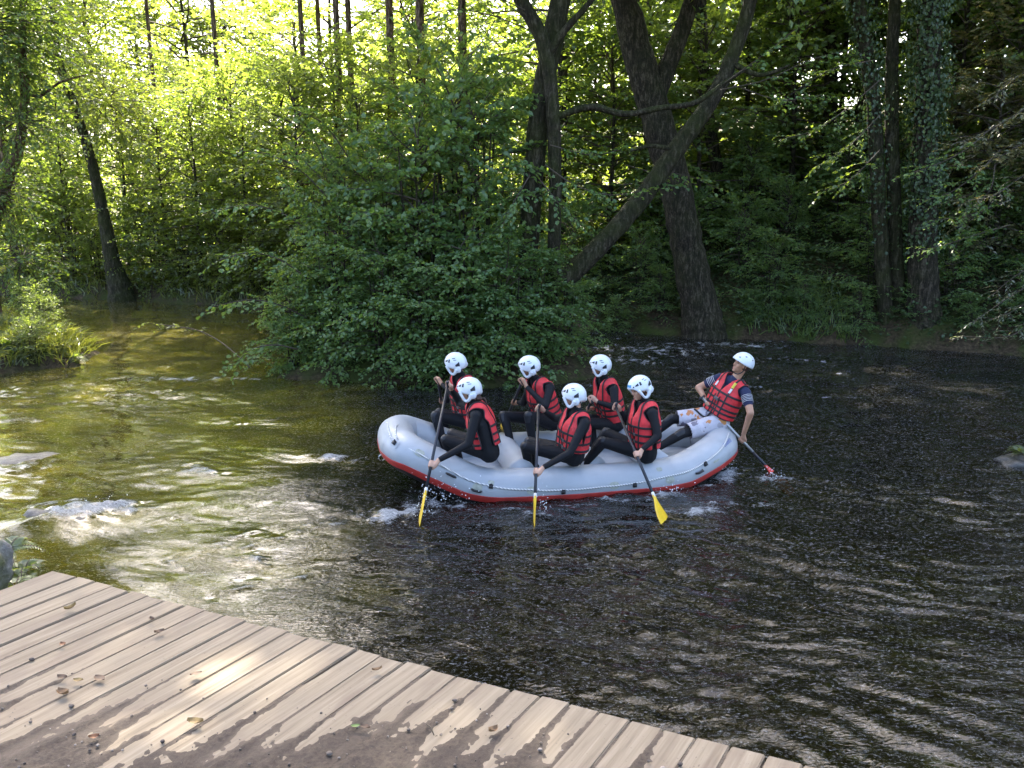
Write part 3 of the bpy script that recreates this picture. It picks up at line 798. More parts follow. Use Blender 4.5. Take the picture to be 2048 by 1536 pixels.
PROTO['under'] = make_plant('understorey_tree', 9, 56, 0.4, 7.5, 3.2, 14, 1.15, 0.095, 0.175, 'leaf_dark', True, elev=(-0.1, 0.7), trunk_r=0.11, aspect=0.8, droop=0.3, jitter=.7, prof=rnd_prof)
PROTO['rowan'] = make_plant('rowan_tree', 10, 50, 0.4, 6.0, 2.6, 15, 0.85, 0.05, 0.15, 'leaf_brown', elev=(-0.2, 0.6), trunk_r=0.08, aspect=0.5, droop=0.3, jitter=.8, prof=rnd_prof)
PROTO['pine'] = make_plant('tall_pine', 11, 90, 9.8, 19.0, 4.4, 15, 1.3, 0.10, 0.22, 'leaf_mid', elev=(-0.2, 0.7), trunk_r=0.155, aspect=0.6, barkmat='bark_pine', jitter=.7, prof=rnd_prof)
USED = set()

def plant(key, x, y, scale, label, cat, group, rz=None, name=None, sz=1.0, dz=-0.05):
    src = PROTO[key]
    if key in USED: o = copy_tree(src)
    else: USED.add(key); o = src
    if name: o.name = name
    z = float(ground_z(np.array([x]), np.array([y]))[0])
    o.location = (x, y, max(z, 0.02) + dz)
    o.rotation_euler = (0, 0, rz if rz is not None else (x * 7.31 + y * 3.17) % 6.283)
    o.scale = (scale, scale, scale * sz)
    tag(o, label, cat, group)
    return o

# far woods behind the bend: short sunlit trees first, taller ones behind
rv = random.Random(21)
LAB_LIT = 'slender young tree glowing yellow green in the sunlit wood beyond the river bend'
LAB_FAR = 'tall broadleaf tree far back behind the sunlit wood'
LAB_HILL = 'tall shady broadleaf tree on the dark wooded slope across the river'
for k in range(12):
    x = -30 + k * 2.8 + rv.uniform(-.9, .9); y = 36.0 - 0.2 * (x + 30) * .6 + rv.uniform(-2.2, 2.6)
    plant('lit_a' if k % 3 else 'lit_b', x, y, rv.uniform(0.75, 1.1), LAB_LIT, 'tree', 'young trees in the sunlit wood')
for k in range(10):
    x = -44 + k * 4.8 + rv.uniform(-1, 1); y = 54 + rv.uniform(-2.0, 2.5)
    if -17 < x < -13: continue
    plant('lit_a', x, y, rv.uniform(1.8, 2.2), 'tall yellow green tree at the back of the sunlit wood', 'tree', 'tall sunlit trees at the back', name='broadleaf_tree')
for (x, y, s) in [(-8.2, 26.9, .62), (-6.3, 25.8, .75), (-4.4, 25.2, .7), (-2.6, 24.3, .8), (-10.2, 28.0, .7), (-0.8, 24.0, .7), (-7.2, 27.6, .8), (-5.4, 26.8, .85), (-3.6, 26.2, .8), (-9.2, 29.2, .8), (-11.8, 29.4, .7), (-13.6, 30.4, .8), (-16.2, 31.6, .8), (-1.8, 25.8, .8)]:
    plant('lit_a', x, y, s, LAB_LIT, 'tree', 'young trees in the sunlit wood')
for k in range(13):
    x = -44 + k * 5.2 + rv.uniform(-1.5, 1.5); y = 68 + rv.uniform(-4, 6)
    if -17 < x < -9.5: continue
    plant('tall_b', x, y, rv.uniform(1.0, 1.35), LAB_FAR, 'tree', 'tall trees behind the sunlit wood')
for (x, y, s) in [(-15.5, 66, .8), (-11, 68, .78), (-30, 72, 1.2), (-21, 66, 1.35), (-8, 66, 1.3), (20, 70, 1.2), (32, 60, 1.2), (44, 50, 1.2)]:
    plant('tall_b', x, y, s, LAB_FAR, 'tree', 'tall trees behind the sunlit wood')
# slim pines standing in the sunlit wood
for (px, Y, s) in [(622, 30, .74), (655, 31.5, .74), (713, 30.5, .9), (792, 29, 1.1), (1196, 36, .9), (690, 28.5, .9), (850, 27.5, 1.15), (455, 31.5, .72), (330, 40, .8), (20, 31, .9), (-190, 32, 1.0), (930, 27, 1.1)]:  # some added, unseen crowns raised, to shade water and block sky reflection
    q = at_y(px, 420, Y); plant('pine', q[0], q[1], s, 'slim tall pine with bare reddish trunk rising from the sunlit wood', 'tree', 'slim pines in the sunlit wood', rz=0.4, sz=1.25 / s)
# wooded slope on the right: tall trees that shade the river
for (x, y, s) in [(1.5, 27, .95), (10.5, 26.5, 1.0), (15, 24, 1.05), (20, 21, 1.05), (25, 24, 1.1), (18, 30, 1.15), (8, 38, 1.15),
                  (14, 41, 1.2), (21, 42, 1.2), (31, 28, 1.2), (28, 17, 1.05), (33, 20, 1.1)]:
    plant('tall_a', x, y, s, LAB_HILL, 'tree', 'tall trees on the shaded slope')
for (x, y, s) in [(2.8, 25.2, .85), (5.3, 24.6, .75), (8.2, 25.6, .9), (11.6, 23.2, .85), (13.8, 21.6, .8), (16.8, 20.3, .85), (9.2, 30, 1.0), (5.5, 32, 1.0), (15, 27.5, 1.0), (19, 25.5, 1.0), (1.0, 29.8, .95), (12.8, 28.5, .95), (20.5, 18, .9), (4.2, 27.6, .9), (7.4, 27.8, .95), (10.6, 28.6, 1.0), (3.0, 31.5, 1.0), (7.6, 33.5, 1.1), (13.5, 25.2, .9), (17, 23, .95), (11.6, 33, 1.1), (16.5, 33, 1.1)]:
    plant('under', x, y, s, 'small understorey tree with drooping dark leaves on the shaded slope', 'tree', 'understorey trees on the shaded slope')
for (x, y, s) in [(11.2, 20.4, .75), (13.4, 19.4, .9), (15.6, 17.8, .8), (12.4, 22.0, .95)]:
    plant('rowan', x, y, s, 'rowan with feathery olive brown leaves on the shaded right bank', 'tree', 'rowans on the shaded bank')
for (x, y, s) in [(3.3, 22.0, .55), (6.3, 20.6, .5), (8.5, 20.0, .55), (9.9, 19.2, .5), (11.4, 18.4, .5), (13.1, 17.7, .6), (14.8, 17.3, .6), (7.2, 22.6, .6), (10.0, 21.6, .6), (5.0, 23.2, .6), (1.6, 22.6, .75), (0.3, 23.4, .8), (5.9, 21.9, .6), (8.8, 21.3, .65), (11.4, 20.4, .7), (13.4, 19.2, .7), (15.6, 18.4, .8), (4.2, 24.6, .8), (6.6, 24.2, .8), (9.0, 23.4, .8), (12.6, 21.2, .8), (14.8, 20.4, .8), (10.6, 23.6, .8), (17.2, 19, .9)] + [(2.6 + 1.05 * k, 20.55 - .40 * max(0, 1.05 * k - 1.2) + .12 * math.sin(k * 2.3) + .35, .27 + .07 * math.sin(k * 1.7)) for k in range(13)]:
    plant('shrub_b', x, y, s, 'low dark shrub on the shaded far bank under the trees', 'shrub', 'low shrubs on the shaded bank')
for (x, y, s) in [(-9.6, 17.2, .30), (-10.4, 18.4, .36), (-9.3, 16.3, .24), (-11.2, 17.0, .34)]:
    plant('shrub_a', x, y, s, 'small sunlit weed bush among grass on the spit of land', 'bush', 'weed bushes on the spit', name='weed_bush')
# sunlit shrubs along the far bank on the left
for k, (x, y, s) in enumerate([(-17.5, 30.6, .9), (-15.6, 30.2, 1.0), (-14.2, 29.4, .7), (-12.0, 28.9, .9), (-10.8, 28.2, .7), (-9.3, 27.6, .9), (-7.8, 26.8, .9), (-6.4, 26.0, .9), (-5.0, 25.5, 1.0), (-3.4, 24.8, 1.0), (-1.8, 24.2, .95), (-19.4, 31.2, 1.0), (-13.2, 31.2, 1.2), (-8.6, 29.4, 1.2), (-5.6, 28.0, 1.25), (-16.6, 32.5, 1.3), (-10.8, 30.8, 1.3), (-2.6, 27.0, 1.3)]):
    plant('shrub_a', x, y, s, 'bushy green shrub lining the far bank of the sunlit bend', 'shrub', 'shrubs along the sunlit bend')
# hazel thicket on the small island
ISL = [('hazel_a', -3.1, 15.9, .62, 1.0), ('hazel_b', -2.3, 15.2, .62, 1.0), ('hazel_a', -1.7, 16.0, .86, 1.2), ('hazel_b', -0.9, 15.1, .70, 1.0), ('hazel_a', -0.7, 16.3, .86, 1.35), ('hazel_b', 0.35, 15.5, .60, 1.0), ('hazel_a', -2.6, 16.6, .74, 1.25),
       ('hazel_b', 1.0, 15.9, .46, .9), ('hazel_b', -3.6, 16.1, .5, 1.0), ('hazel_a', -1.1, 16.9, .9, 1.4), ('hazel_b', -0.1, 14.9, .60, 1.0), ('hazel_b', -1.6, 14.9, .58, .9), ('hazel_a', -3.5, 16.7, .66, 1.45), ('hazel_b', -4.2, 16.1, .42, 1.1)]
for key, x, y, s, sz_ in ISL:
    plant(key, x, y, s, 'dense round leaved hazel bush on the little island behind the raft', 'bush', 'hazel bushes on the island', sz=sz_)

# trees whose trunks stand in view, each traced from its own base
def trunk_tree(name, label, stems, mat, crowns, limbs=(), cat='tree', ivy=None, leaf='leaf_dark', seed=1):
    """stems: list of (pixel path [(px,py,Y,width_px)...])"""
    first = np.array(at_y(*stems[0][0][:3])); base = np.array([first[0], first[1], float(ground_z(np.array([first[0]]), np.array([first[1]]))[0])])
    root = empty(name, base); tag(root, label, cat)
    rs = np.random.RandomState(seed)
    for si, st in enumerate(list(stems) + list(limbs)):
        pts = np.array([at_y(a, b, Y) for a, b, Y, w in st]); r = np.array([w * Y / F_PX / 2 * 0.88 for a, b, Y, w in st])
        if si < len(stems):
            low = pts[0].copy(); low[2] = min(low[2], float(ground_z(np.array([low[0]]), np.array([low[1]]))[0])) - 0.35
            pts = np.vstack([low, pts]); r = np.concatenate([[r[0] * 1.18], r])
        P = bez(pts, 7); R = np.interp(np.linspace(0, 1, len(P)), np.linspace(0, 1, len(r)), r)
        P[:, :2] += 0.12 * R[:, None] * np.stack([perlin(np.arange(len(P)) * .6, np.full(len(P), si + seed * 3.1), 5), perlin(np.arange(len(P)) * .6, np.full(len(P), si + .5), 6)], 1)
        mb = MB().tube(P, R * (1 + 0.05 * perlin(np.arange(len(P)) * .5, np.full(len(P), seed + .3), 9)), 12 if R[0] > .08 else 7)
        mb.build('trunk' if si < len(stems) else 'limb', M[mat], root, base)
    PP = []; tw_all = []; LP = []
    for (cx, cy, cz, rx, rz_, nb, ll) in crowns:
        c = np.array([cx, cy, cz]); ps = []
        for k in range(nb):
            f = (k + .5) / nb; zz = 1 - 2 * f; az = k * 2.39996 + rs.rand() * .5; h = math.sqrt(max(0, 1 - zz * zz))
            d = np.array([math.cos(az) * h * rx, math.sin(az) * h * rx, zz * rz_]) * rs.uniform(.7, 1.1)
            s_ = np.linspace(0.12, 1, 5)[:, None]; p = c + d * s_; p[:, 2] -= .1 * rx * s_[:, 0] ** 2
            ps.append(p)
        P, D, N, L, W, tw = spray(rs, ps, 12, min(1.1, rx * .38), ll * .66, ll, 0.75, jitter=.75)
        PP.append((P, D, N, L, W)); tw_all += tw; LP += ps
    if PP:
        A = [np.concatenate([p[i] for p in PP]) for i in range(5)]
        link('crown', leaf_mesh('crown', A[0] - base, A[1], A[2], A[3], A[4], ll < 0.1, rs), M[leaf], root)
        link('branches', tubes_np('branches', [p - base for p in LP] + [p - base for p in tw_all], [(.012, .004)] * len(LP) + [(.005, .002)] * len(tw_all), 3), M['twig'], root)
    if ivy:
        pts, rr, n = ivy
        P = bez(np.array([at_y(a, b, Y) for a, b, Y in pts]), 20)
        idx = np.minimum(len(P) - 1, (rs.beta(1.9, 1.05, n) * len(P)).astype(int)); th = rs.uniform(0, 6.283, n); rad = rr * rs.uniform(.7, 1.1, n) * (1 + .35 * perlin(idx * .13, th * 1.1, seed))
        o_ = np.stack([np.cos(th), np.sin(th), rs.uniform(-.25, .25, n)], 1)
        pos = P[idx] + o_ * rad[:, None] + rs.normal(0, .08, (n, 3))
        keep = perlin(idx * .11, th * .9, seed + 4) > -.22; pos, o_, th = pos[keep], o_[keep], th[keep]; n = len(pos)
        dd = np.stack([rs.normal(0, .5, n), rs.normal(0, .5, n), -np.ones(n)], 1)
        LL = rs.uniform(.05, .09, n)
        link('ivy', leaf_mesh('ivy', pos - base, dd, o_ + rs.normal(0, .3, (n, 3)), LL, LL * .9, True, rs), M['leaf_ivy'], root)
    return root

trunk_tree('alder_tree', 'twin stemmed alder rising out of the island thicket with a horizontal bough',
           [[(1048, 640, 16.4, 46), (1062, 420, 16.4, 44), (1080, 220, 16.4, 46), (1108, 70, 16.4, 44), (1128, -60, 16.4, 42), (1150, -300, 16.4, 34), (1150, -560, 16.5, 18)],
            [(1100, 650, 16.1, 32), (1110, 420, 16.1, 28), (1106, 230, 16.1, 30), (1088, 90, 16.1, 32), (1042, 0, 16.1, 30), (985, -120, 16.1, 26), (940, -400, 16.2, 14)]],
           'bark_moss', [(0.9, 16.0, 9.8, 3.6, 2.6, 70, .17), (-1.6, 16.2, 10.8, 3.4, 2.4, 70, .17), (-2.6, 16.2, 15.4, 3.4, 2.6, 90, .22), (-0.2, 16.0, 14.6, 3.4, 2.4, 90, .22)],  # two upper crowns added above view to keep sun off the stage
           limbs=[[(1108, 235, 16.1, 16), (1180, 214, 16.0, 16), (1250, 228, 15.9, 14), (1320, 216, 15.8, 13), (1390, 205, 15.8, 12), (1450, 165, 15.8, 9), (1520, 120, 15.8, 5)],
                  [(1095, 110, 16.1, 22), (1130, 60, 16.0, 16), (1175, 10, 15.9, 12), (1230, -60, 15.9, 8)]], seed=31)
trunk_tree('leaning_alder', 'steeply leaning moss covered tree crossing in front of the thick trunk',
           [[(1085, 600, 16.6, 46), (1150, 540, 16.7, 46), (1225, 465, 16.9, 42), (1300, 375, 17.1, 42), (1352, 300, 17.2, 40), (1420, 205, 17.3, 36), (1466, 110, 17.4, 32), (1505, -20, 17.5, 28), (1540, -260, 17.6, 18)]],
           'bark_moss', [(4.8, 17.0, 9.8, 3.4, 2.4, 64, .17), (3.8, 16.4, 14.6, 2.6, 2.0, 40, .20)],  # upper crown added above view for shade on the right side
           limbs=[[(1460, 125, 17.4, 14), (1520, 150, 17.0, 10), (1580, 130, 16.8, 6)], [(1352, 300, 17.2, 12), (1300, 292, 16.9, 9), (1262, 302, 16.7, 5)]], seed=32)
trunk_tree('old_alder', 'thick forked old tree leaning over from the far waterline',
           [[(1408, 668, 20.2, 104), (1396, 600, 20.2, 84), (1380, 520, 20.2, 74), (1362, 430, 20.2, 70), (1336, 320, 20.2, 70), (1305, 210, 20.2, 68), (1272, 90, 20.2, 64), (1238, -50, 20.2, 56), (1200, -300, 20.2, 36)]],
           'bark', [(2.6, 19.6, 12.6, 4.2, 3.0, 80, .18), (6.4, 20, 12.0, 3.6, 2.6, 70, .17)],
           limbs=[[(1312, 190, 20.2, 44), (1345, 110, 20.2, 38), (1378, 20, 20.2, 34), (1400, -80, 20.2, 28), (1440, -300, 20.2, 16)]], seed=33)
trunk_tree('twin_alder', 'pair of straight mossy stems growing from one foot on the right bank',
           [[(1772, 640, 19.2, 34), (1764, 520, 19.2, 31), (1756, 380, 19.2, 32), (1748, 220, 19.2, 30), (1730, 90, 19.2, 30), (1705, -60, 19.2, 26), (1680, -300, 19.2, 16)],
            [(1800, 645, 19.3, 38), (1792, 500, 19.3, 30), (1786, 330, 19.3, 30), (1784, 150, 19.3, 27), (1792, -40, 19.3, 24), (1800, -300, 19.3, 14)]],
           'bark_moss', [(8.4, 18.6, 11.5, 3.8, 2.8, 60, .17)], seed=34, ivy=([(1762, 500, 19.1), (1755, 380, 19.1), (1748, 220, 19.1), (1735, 100, 19.1), (1705, -40, 19.1)], .24, 1500))
trunk_tree('ivy_tree', 'broad trunk clad in dark ivy beside the twin mossy stems',
           [[(1848, 650, 18.9, 78), (1846, 560, 18.9, 68), (1848, 430, 18.9, 60), (1852, 250, 18.9, 50), (1858, 80, 18.9, 48), (1862, -80, 18.9, 42), (1870, -330, 18.9, 24)]],
           'bark', [(11.4, 18.4, 11.0, 3.8, 2.6, 60, .17)], seed=35, ivy=([(1847, 520, 18.8), (1848, 420, 18.8), (1850, 300, 18.8), (1855, 150, 18.8), (1862, -60, 18.8)], .38, 6000))
trunk_tree('bank_tree', 'crooked leaning tree with a mossy flared foot on the sunlit far bank',
           [[(242, 590, 27.6, 60), (224, 520, 27.6, 34), (205, 420, 27.6, 25), (182, 320, 27.6, 22), (152, 220, 27.6, 19), (118, 120, 27.6, 16), (100, -40, 27.6, 12)]],
           'bark_moss', [(-14.3, 27.0, 8.6, 3.0, 2.6, 50, .15), (-12.5, 27.4, 6.2, 2.4, 1.6, 30, .13)], seed=36, leaf='leaf_mid')
trunk_tree('overhanging_oak', 'dark leaved oak with thin reddish trunk leaning out at the left bank',
           [[(-30, 520, 20.4, 40), (5, 380, 20.4, 30), (36, 300, 20.4, 22), (50, 190, 20.4, 19), (44, 90, 20.4, 17), (50, -60, 20.4, 14)]],
           'bark_pine', [(-11.6, 19.8, 6.9, 2.2, 1.6, 120, .11), (-10.8, 19.4, 4.9, 1.4, .9, 30, .10), (-11.6, 19.6, 3.4, 1.3, 1.0, 34, .10), (-11.2, 19.6, 1.9, 1.1, .8, 26, .10), (-12.4, 20, 9.0, 2.6, 1.4, 30, .12)],
           limbs=[[(50, 185, 20.4, 9), (80, 192, 20.2, 7), (120, 165, 20.0, 5), (170, 150, 19.8, 3)]], seed=37)
# slim trunks among the shaded trees
for k, (pa, Y, w0) in enumerate([([(1440, 375), (1422, 270), (1408, 150), (1400, -30)], 26, 30), ([(1655, 340), (1662, 200), (1660, 90), (1655, -30)], 27, 32), ([(1985, 260), (1990, 120), (1992, -30)], 27, 26),
                         ([(2032, 230), (2034, 100), (2040, -30)], 29, 30), ([(1822, 300), (1826, 150), (1822, -30)], 27, 22), ([(1945, 260), (1940, 120), (1945, -30)], 30, 20), ([(1580, 330), (1575, 180), (1580, -30)], 31, 22), ([(1930, 300), (1915, 120), (1920, -30)], 26, 26)]):
    st = [(a, b, Y, w0 * (1 - .06 * i)) for i, (a, b) in enumerate(pa)]
    trunk_tree('forest_tree', 'slim bare dark trunk standing among the trees of the shaded slope', [st], 'bark', [], seed=50 + k)['group'] = 'slim trunks on the shaded slope'

# branch of a rowan reaching in low over the water on the right
def bough(name, label, path, twig_n, twig_len, leaf_len, leafmat, seed, aspect=.4, r0=.012, sp=.045, cat='branch', rounded=False, start=.25):
    rs = np.random.RandomState(seed); P0 = [bez(np.array([at_y(*q) for q in pth]), 6) for pth in path]
    base = P0[0][0]; root = empty(name, base); tag(root, label, cat)
    P, D, N, L, W, tw = spray(rs, P0, twig_n, twig_len, sp, leaf_len, aspect, .25, start=start)
    link('foliage', leaf_mesh('foliage', P - base, D, N, L, W, rounded, rs), M[leafmat], root)
    link('wood', tubes_np('wood', [p - base for p in P0] + [p - base for p in tw], [(r0, r0 * .4)] * len(P0) + [(.004, .002)] * len(tw), 4), M['twig'], root)
    return root
bough('rowan_branch', 'pale rowan branch with feathery leaves hanging low over the dark water',
      [[(2120, 560, 15.5), (2060, 640, 15.2), (2030, 668, 15.0), (1985, 676, 14.9), (1925, 672, 14.8)], [(2120, 540, 15.5), (2060, 570, 15.3), (2010, 600, 15.2), (1945, 645, 15.0)], [(2130, 520, 15.6), (2070, 530, 15.4), (2020, 560, 15.2), (1985, 590, 15.1)], [(2120, 600, 15.3), (2070, 600, 15.2), (2020, 625, 15.1), (1980, 640, 15.0)]],
      16, .42, .085, 'leaf_rowan', 61, .32, sp=.032)
bough('hazel_twig', 'thin bare twig with a sunlit leafy tip stretched over the olive water',
      [[(500, 735, 14.9), (450, 690, 15.6), (400, 662, 16.2), (345, 652, 16.6), (290, 645, 17.0)]], 12, .45, .075, 'leaf_lit', 62, .6, r0=.014, start=.55)
# leafy boughs of the alder hanging in front of the dark wood
bough('alder_bough', 'blue green alder bough hanging just right of the twin stemmed alder',
      [[(1090, 330, 15.0), (1150, 370, 14.6), (1220, 390, 14.4), (1290, 380, 14.2)], [(1080, 360, 15.0), (1130, 420, 14.6), (1170, 450, 14.4)], [(1100, 290, 15.2), (1180, 310, 14.8), (1240, 300, 14.6)], [(1060, 350, 15.0), (1030, 400, 14.6), (1010, 440, 14.4)]],
      14, .5, .085, 'leaf_hazel', 63, .85, sp=.05, rounded=True)
bough('alder_bough', 'blue green alder bough crossing the middle of the thick forked trunk',
      [[(1250, 330, 17.6), (1310, 345, 17.4), (1370, 350, 17.2), (1430, 375, 17.0)], [(1240, 370, 17.6), (1300, 365, 17.3), (1350, 372, 17.1)]], 13, .5, .085, 'leaf_hazel', 64, .85, sp=.05, rounded=True)
bough('alder_bough', 'airy alder bough spreading over the leaning mossy tree near its top',
      [[(1440, 180, 15.6), (1530, 160, 15.3), (1620, 120, 15.2), (1700, 100, 15.0)], [(1450, 165, 15.6), (1540, 100, 15.3), (1600, 50, 15.2)], [(1480, 175, 15.5), (1560, 200, 15.2), (1640, 190, 15.0)]], 13, .6, .085, 'leaf_hazel', 65, .85, sp=.06, rounded=True)
bough('alder_bough', 'dark alder bough drooping in front of the pale sky gap',
      [[(1060, 60, 15.6), (980, 30, 15.2), (900, 20, 15.0), (840, 60, 14.9)], [(1050, 20, 15.6), (960, -20, 15.2), (880, -30, 15.0), (830, 0, 14.9)], [(990, 40, 15.2), (960, 90, 15.0), (930, 120, 14.9)]], 12, .5, .085, 'leaf_hazel', 66, .85, sp=.06, rounded=True)

bough('hazel_bough', 'long hazel boughs reaching out over the olive water beside the island',
      [[(620, 640, 15.8), (560, 610, 15.5), (500, 600, 15.3), (430, 612, 15.1)], [(620, 560, 16.0), (560, 520, 15.7), (500, 505, 15.5), (440, 520, 15.3)], [(640, 480, 16.2), (570, 430, 16.0), (500, 410, 15.8), (440, 420, 15.6)], [(600, 700, 15.4), (550, 690, 15.2), (500, 700, 15.0), (470, 730, 14.9)], [(660, 400, 16.4), (600, 340, 16.2), (540, 310, 16.0), (480, 300, 15.9)], [(700, 320, 16.4), (650, 250, 16.2), (590, 220, 16.1)]],
      15, .62, .10, 'leaf_hazel', 73, .85, r0=.016, sp=.06, rounded=True)
bough('beech_bough', 'wide spray of leaves hanging in front of the ivy clad trunk',
      [[(1990, 250, 17.0), (1930, 300, 16.6), (1870, 330, 16.3), (1810, 350, 16.0)], [(2000, 300, 17.0), (1950, 350, 16.6), (1900, 385, 16.2), (1850, 400, 16.0)], [(1990, 330, 17.0), (1980, 380, 16.5), (1940, 420, 16.2)]],
      15, .6, .09, 'leaf_hazel', 67, .7, sp=.05, rounded=True)
bough('beech_bough', 'leaf spray drooping between the thick forked trunk and the twin stems',
      [[(1760, 160, 18.0), (1690, 220, 17.6), (1630, 260, 17.3), (1560, 280, 17.0)], [(1760, 230, 18.0), (1700, 290, 17.6), (1640, 330, 17.3)], [(1750, 120, 18.0), (1660, 140, 17.6), (1580, 190, 17.2)], [(1760, 300, 18.0), (1700, 360, 17.6), (1650, 380, 17.4)]],
      15, .65, .095, 'leaf_dark', 68, .75, sp=.055, rounded=True)
bough('rowan_branch', 'olive brown rowan spray reaching in high above the right bank',
      [[(2110, 180, 16.0), (2030, 230, 15.6), (1960, 270, 15.3), (1900, 290, 15.1)], [(2110, 250, 16.0), (2040, 290, 15.6), (1970, 330, 15.3)], [(2110, 330, 16.0), (2050, 350, 15.6), (1990, 390, 15.3), (1940, 400, 15.1)], [(2110, 120, 16.0), (2040, 150, 15.6), (1980, 200, 15.3)]],
      16, .5, .10, 'leaf_brown', 69, .4, sp=.035)
bough('beech_bough', 'low leaf spray hanging over the foot of the twin stems',
      [[(2020, 450, 17.2), (1950, 470, 16.9), (1890, 490, 16.7), (1840, 500, 16.6)], [(2020, 400, 17.2), (1940, 430, 16.9), (1880, 440, 16.7)]], 14, .55, .09, 'leaf_hazel', 70, .75, sp=.05, rounded=True)

# ground plants: ivy and bramble on the slope, grasses and ferns on the banks
def scatter(n, box, seed, cond):
    rs = np.random.RandomState(seed); x = rs.uniform(box[0], box[1], n); y = rs.uniform(box[2], box[3], n)
    z = ground_z(x, y); k = cond(x, y, z); return x[k], y[k], z[k], rs
x, y, z, rs = scatter(90000, (-1, 20, 16.5, 31), 71, lambda x, y, z: (z > 0.03) & (x > 0.5) & (y > 17.2 - .0 * x))
n = len(x); hgt = rs.rand(n) ** 1.6 * 0.55 * (0.5 + smooth01(0.5 + perlin(x * .9, y * .9, 8)))
P = np.stack([x, y, z + hgt], 1); LL = rs.uniform(.06, .12, n)
D = np.stack([rs.normal(0, 1, n), rs.normal(0, 1, n), rs.uniform(-.5, .3, n)], 1); N = np.stack([rs.normal(0, .4, n), rs.normal(0, .4, n) - .25, np.ones(n)], 1)
tag(link('ground_cover', leaf_mesh('ground_cover', P, D, N, LL, LL * .75, False, rs), M['leaf_ivy']), 'dark ivy and bramble leaves carpeting the shaded slope', 'ivy', kind='stuff')

x, y, z, rs = scatter(26000, (-3, 34, 26, 52), 75, lambda x, y, z: (z > 0.3) & (x + y * .25 > 5.5))
n = len(x); P = np.stack([x, y, z + rs.rand(n) * .6], 1); LL = rs.uniform(.16, .30, n)
D = np.stack([rs.normal(0, 1, n), rs.normal(0, 1, n), rs.uniform(-.5, .4, n)], 1); N = np.stack([rs.normal(0, .5, n), rs.normal(0, .5, n), np.ones(n)], 1)
tag(link('ground_cover', leaf_mesh('ground_cover', P, D, N, LL, LL * .7, False, rs), M['leaf_mid']), 'leafy undergrowth on top of the wooded slope', 'undergrowth', kind='stuff')

def blades(name, x, y, z, rs, h, mat, lean=.5, w=.012):
    n = len(x); P = np.stack([x, y, z - .02], 1)
    D = np.stack([rs.normal(0, lean, n), rs.normal(0, lean, n), np.ones(n)], 1); D /= np.linalg.norm(D, axis=1)[:, None]
    H_ = h * rs.uniform(.5, 1.2, n); S = np.cross(D, np.stack([rs.normal(0, 1, n), rs.normal(0, 1, n), np.zeros(n)], 1)); S /= np.linalg.norm(S, axis=1)[:, None] + 1e-9
    mid = P + D * (H_ * .6)[:, None]; tip = P + D * H_[:, None] + np.stack([D[:, 0], D[:, 1], -np.abs(D[:, 2]) * .35], 1) * (H_ * .5)[:, None]
    V = np.stack([P - S * w, P + S * w, mid + S * w * .8, mid - S * w * .8, tip], 1).reshape(-1, 3); b = np.arange(n)[:, None] * 5
    return mesh_np(name, V, [b + np.array([[0, 1, 2, 3]]), b + np.array([[3, 2, 4]])], False, None, {'rnd': np.concatenate([rs.rand(n)] * 2)})
x, y, z, rs = scatter(26000, (-16, -8.4, 14.6, 22.5), 72, lambda x, y, z: z > 0.04)
tag(link('grass', blades('grass', x, y, z, rs, .42, M['grass'], .6, .013), M['grass']), 'sunlit long grass and weeds on the little spit of land', 'grass', kind='stuff')
x, y, z, rs = scatter(9000, (-22, -3, 24, 33), 73, lambda x, y, z: (z > 0.04) & (z < 0.75))
tag(link('grass', blades('grass', x, y, z, rs, .45, M['grass'], .5, .016), M['grass']), 'grasses along the far bank of the sunlit bend', 'grass', kind='stuff')
x, y, z, rs = scatter(1500, (5.6, 7.8, 18.3, 21), 74, lambda x, y, z: (z > 0.04))
tag(link('sedge', blades('sedge', x, y, z, rs, .45, M['leaf_dark'], .45, .012), M['leaf_dark']), 'tuft of dark sedge on the shaded bank between trunks', 'sedge', kind='stuff')

def fern(label, loc, n, length, seed, mat='leaf_mid', cat='fern', group=None):
    rs = np.random.RandomState(seed); root = empty('fern', loc); tag(root, label, cat, group); lines = []; P = []; D = []; N = []; L = []
    for k in range(n):
        az = k * 2.4 + rs.rand(); el = rs.uniform(.5, 1.2); s = np.linspace(0, 1, 16); ln = length * rs.uniform(.7, 1.15)
        p = np.stack([math.cos(az) * math.cos(el) * s, math.sin(az) * math.cos(el) * s, math.sin(el) * s - .75 * s ** 2], 1) * ln
        lines.append(p); d = np.gradient(p, axis=0); d /= np.linalg.norm(d, axis=1)[:, None]
        sd = np.cross(d, [0, 0, 1.0]); sd /= np.linalg.norm(sd, axis=1)[:, None] + 1e-9
        P = []; D = []; N = []; L = []
        for sg in (-1, 1):
            m = slice(3, 16); P.append(p[m]); D.append(sd[m] * sg + d[m] * .4); N.append(np.cross(sd, d)[m] + rs.normal(0, .15, (13, 3))); L.append(ln * .30 * (1.08 - s[m]) ** .8)
        P = np.concatenate(P); D = np.concatenate(D); N = np.concatenate(N); L = np.concatenate(L)
        fr_ = leaf_mesh('frond', P, D, N, L, L * .30, False, rs); o = link('frond', fr_, M[mat], root)
        link('stalk', tubes_np('stalk', [p], [(.004, .0015)], 3), M['twig'], o)
    return root
for k, (px, py, Y, l) in enumerate([(48, 1125, 4.35, .24), (14, 1085, 4.6, .26), (70, 1150, 4.2, .17), (30, 1150, 4.15, .2)]):
    fern('green feathery fern tuft behind the grey boulder by the landing stage', at_y(px, py + 25, Y), 13, l, 80 + k, 'leaf_mid', group='ferns by the landing stage')
fern('green fern tuft growing on the mossy stone in the river', (6.32, 10.08, 0.12), 14, .34, 84, 'leaf_mid')
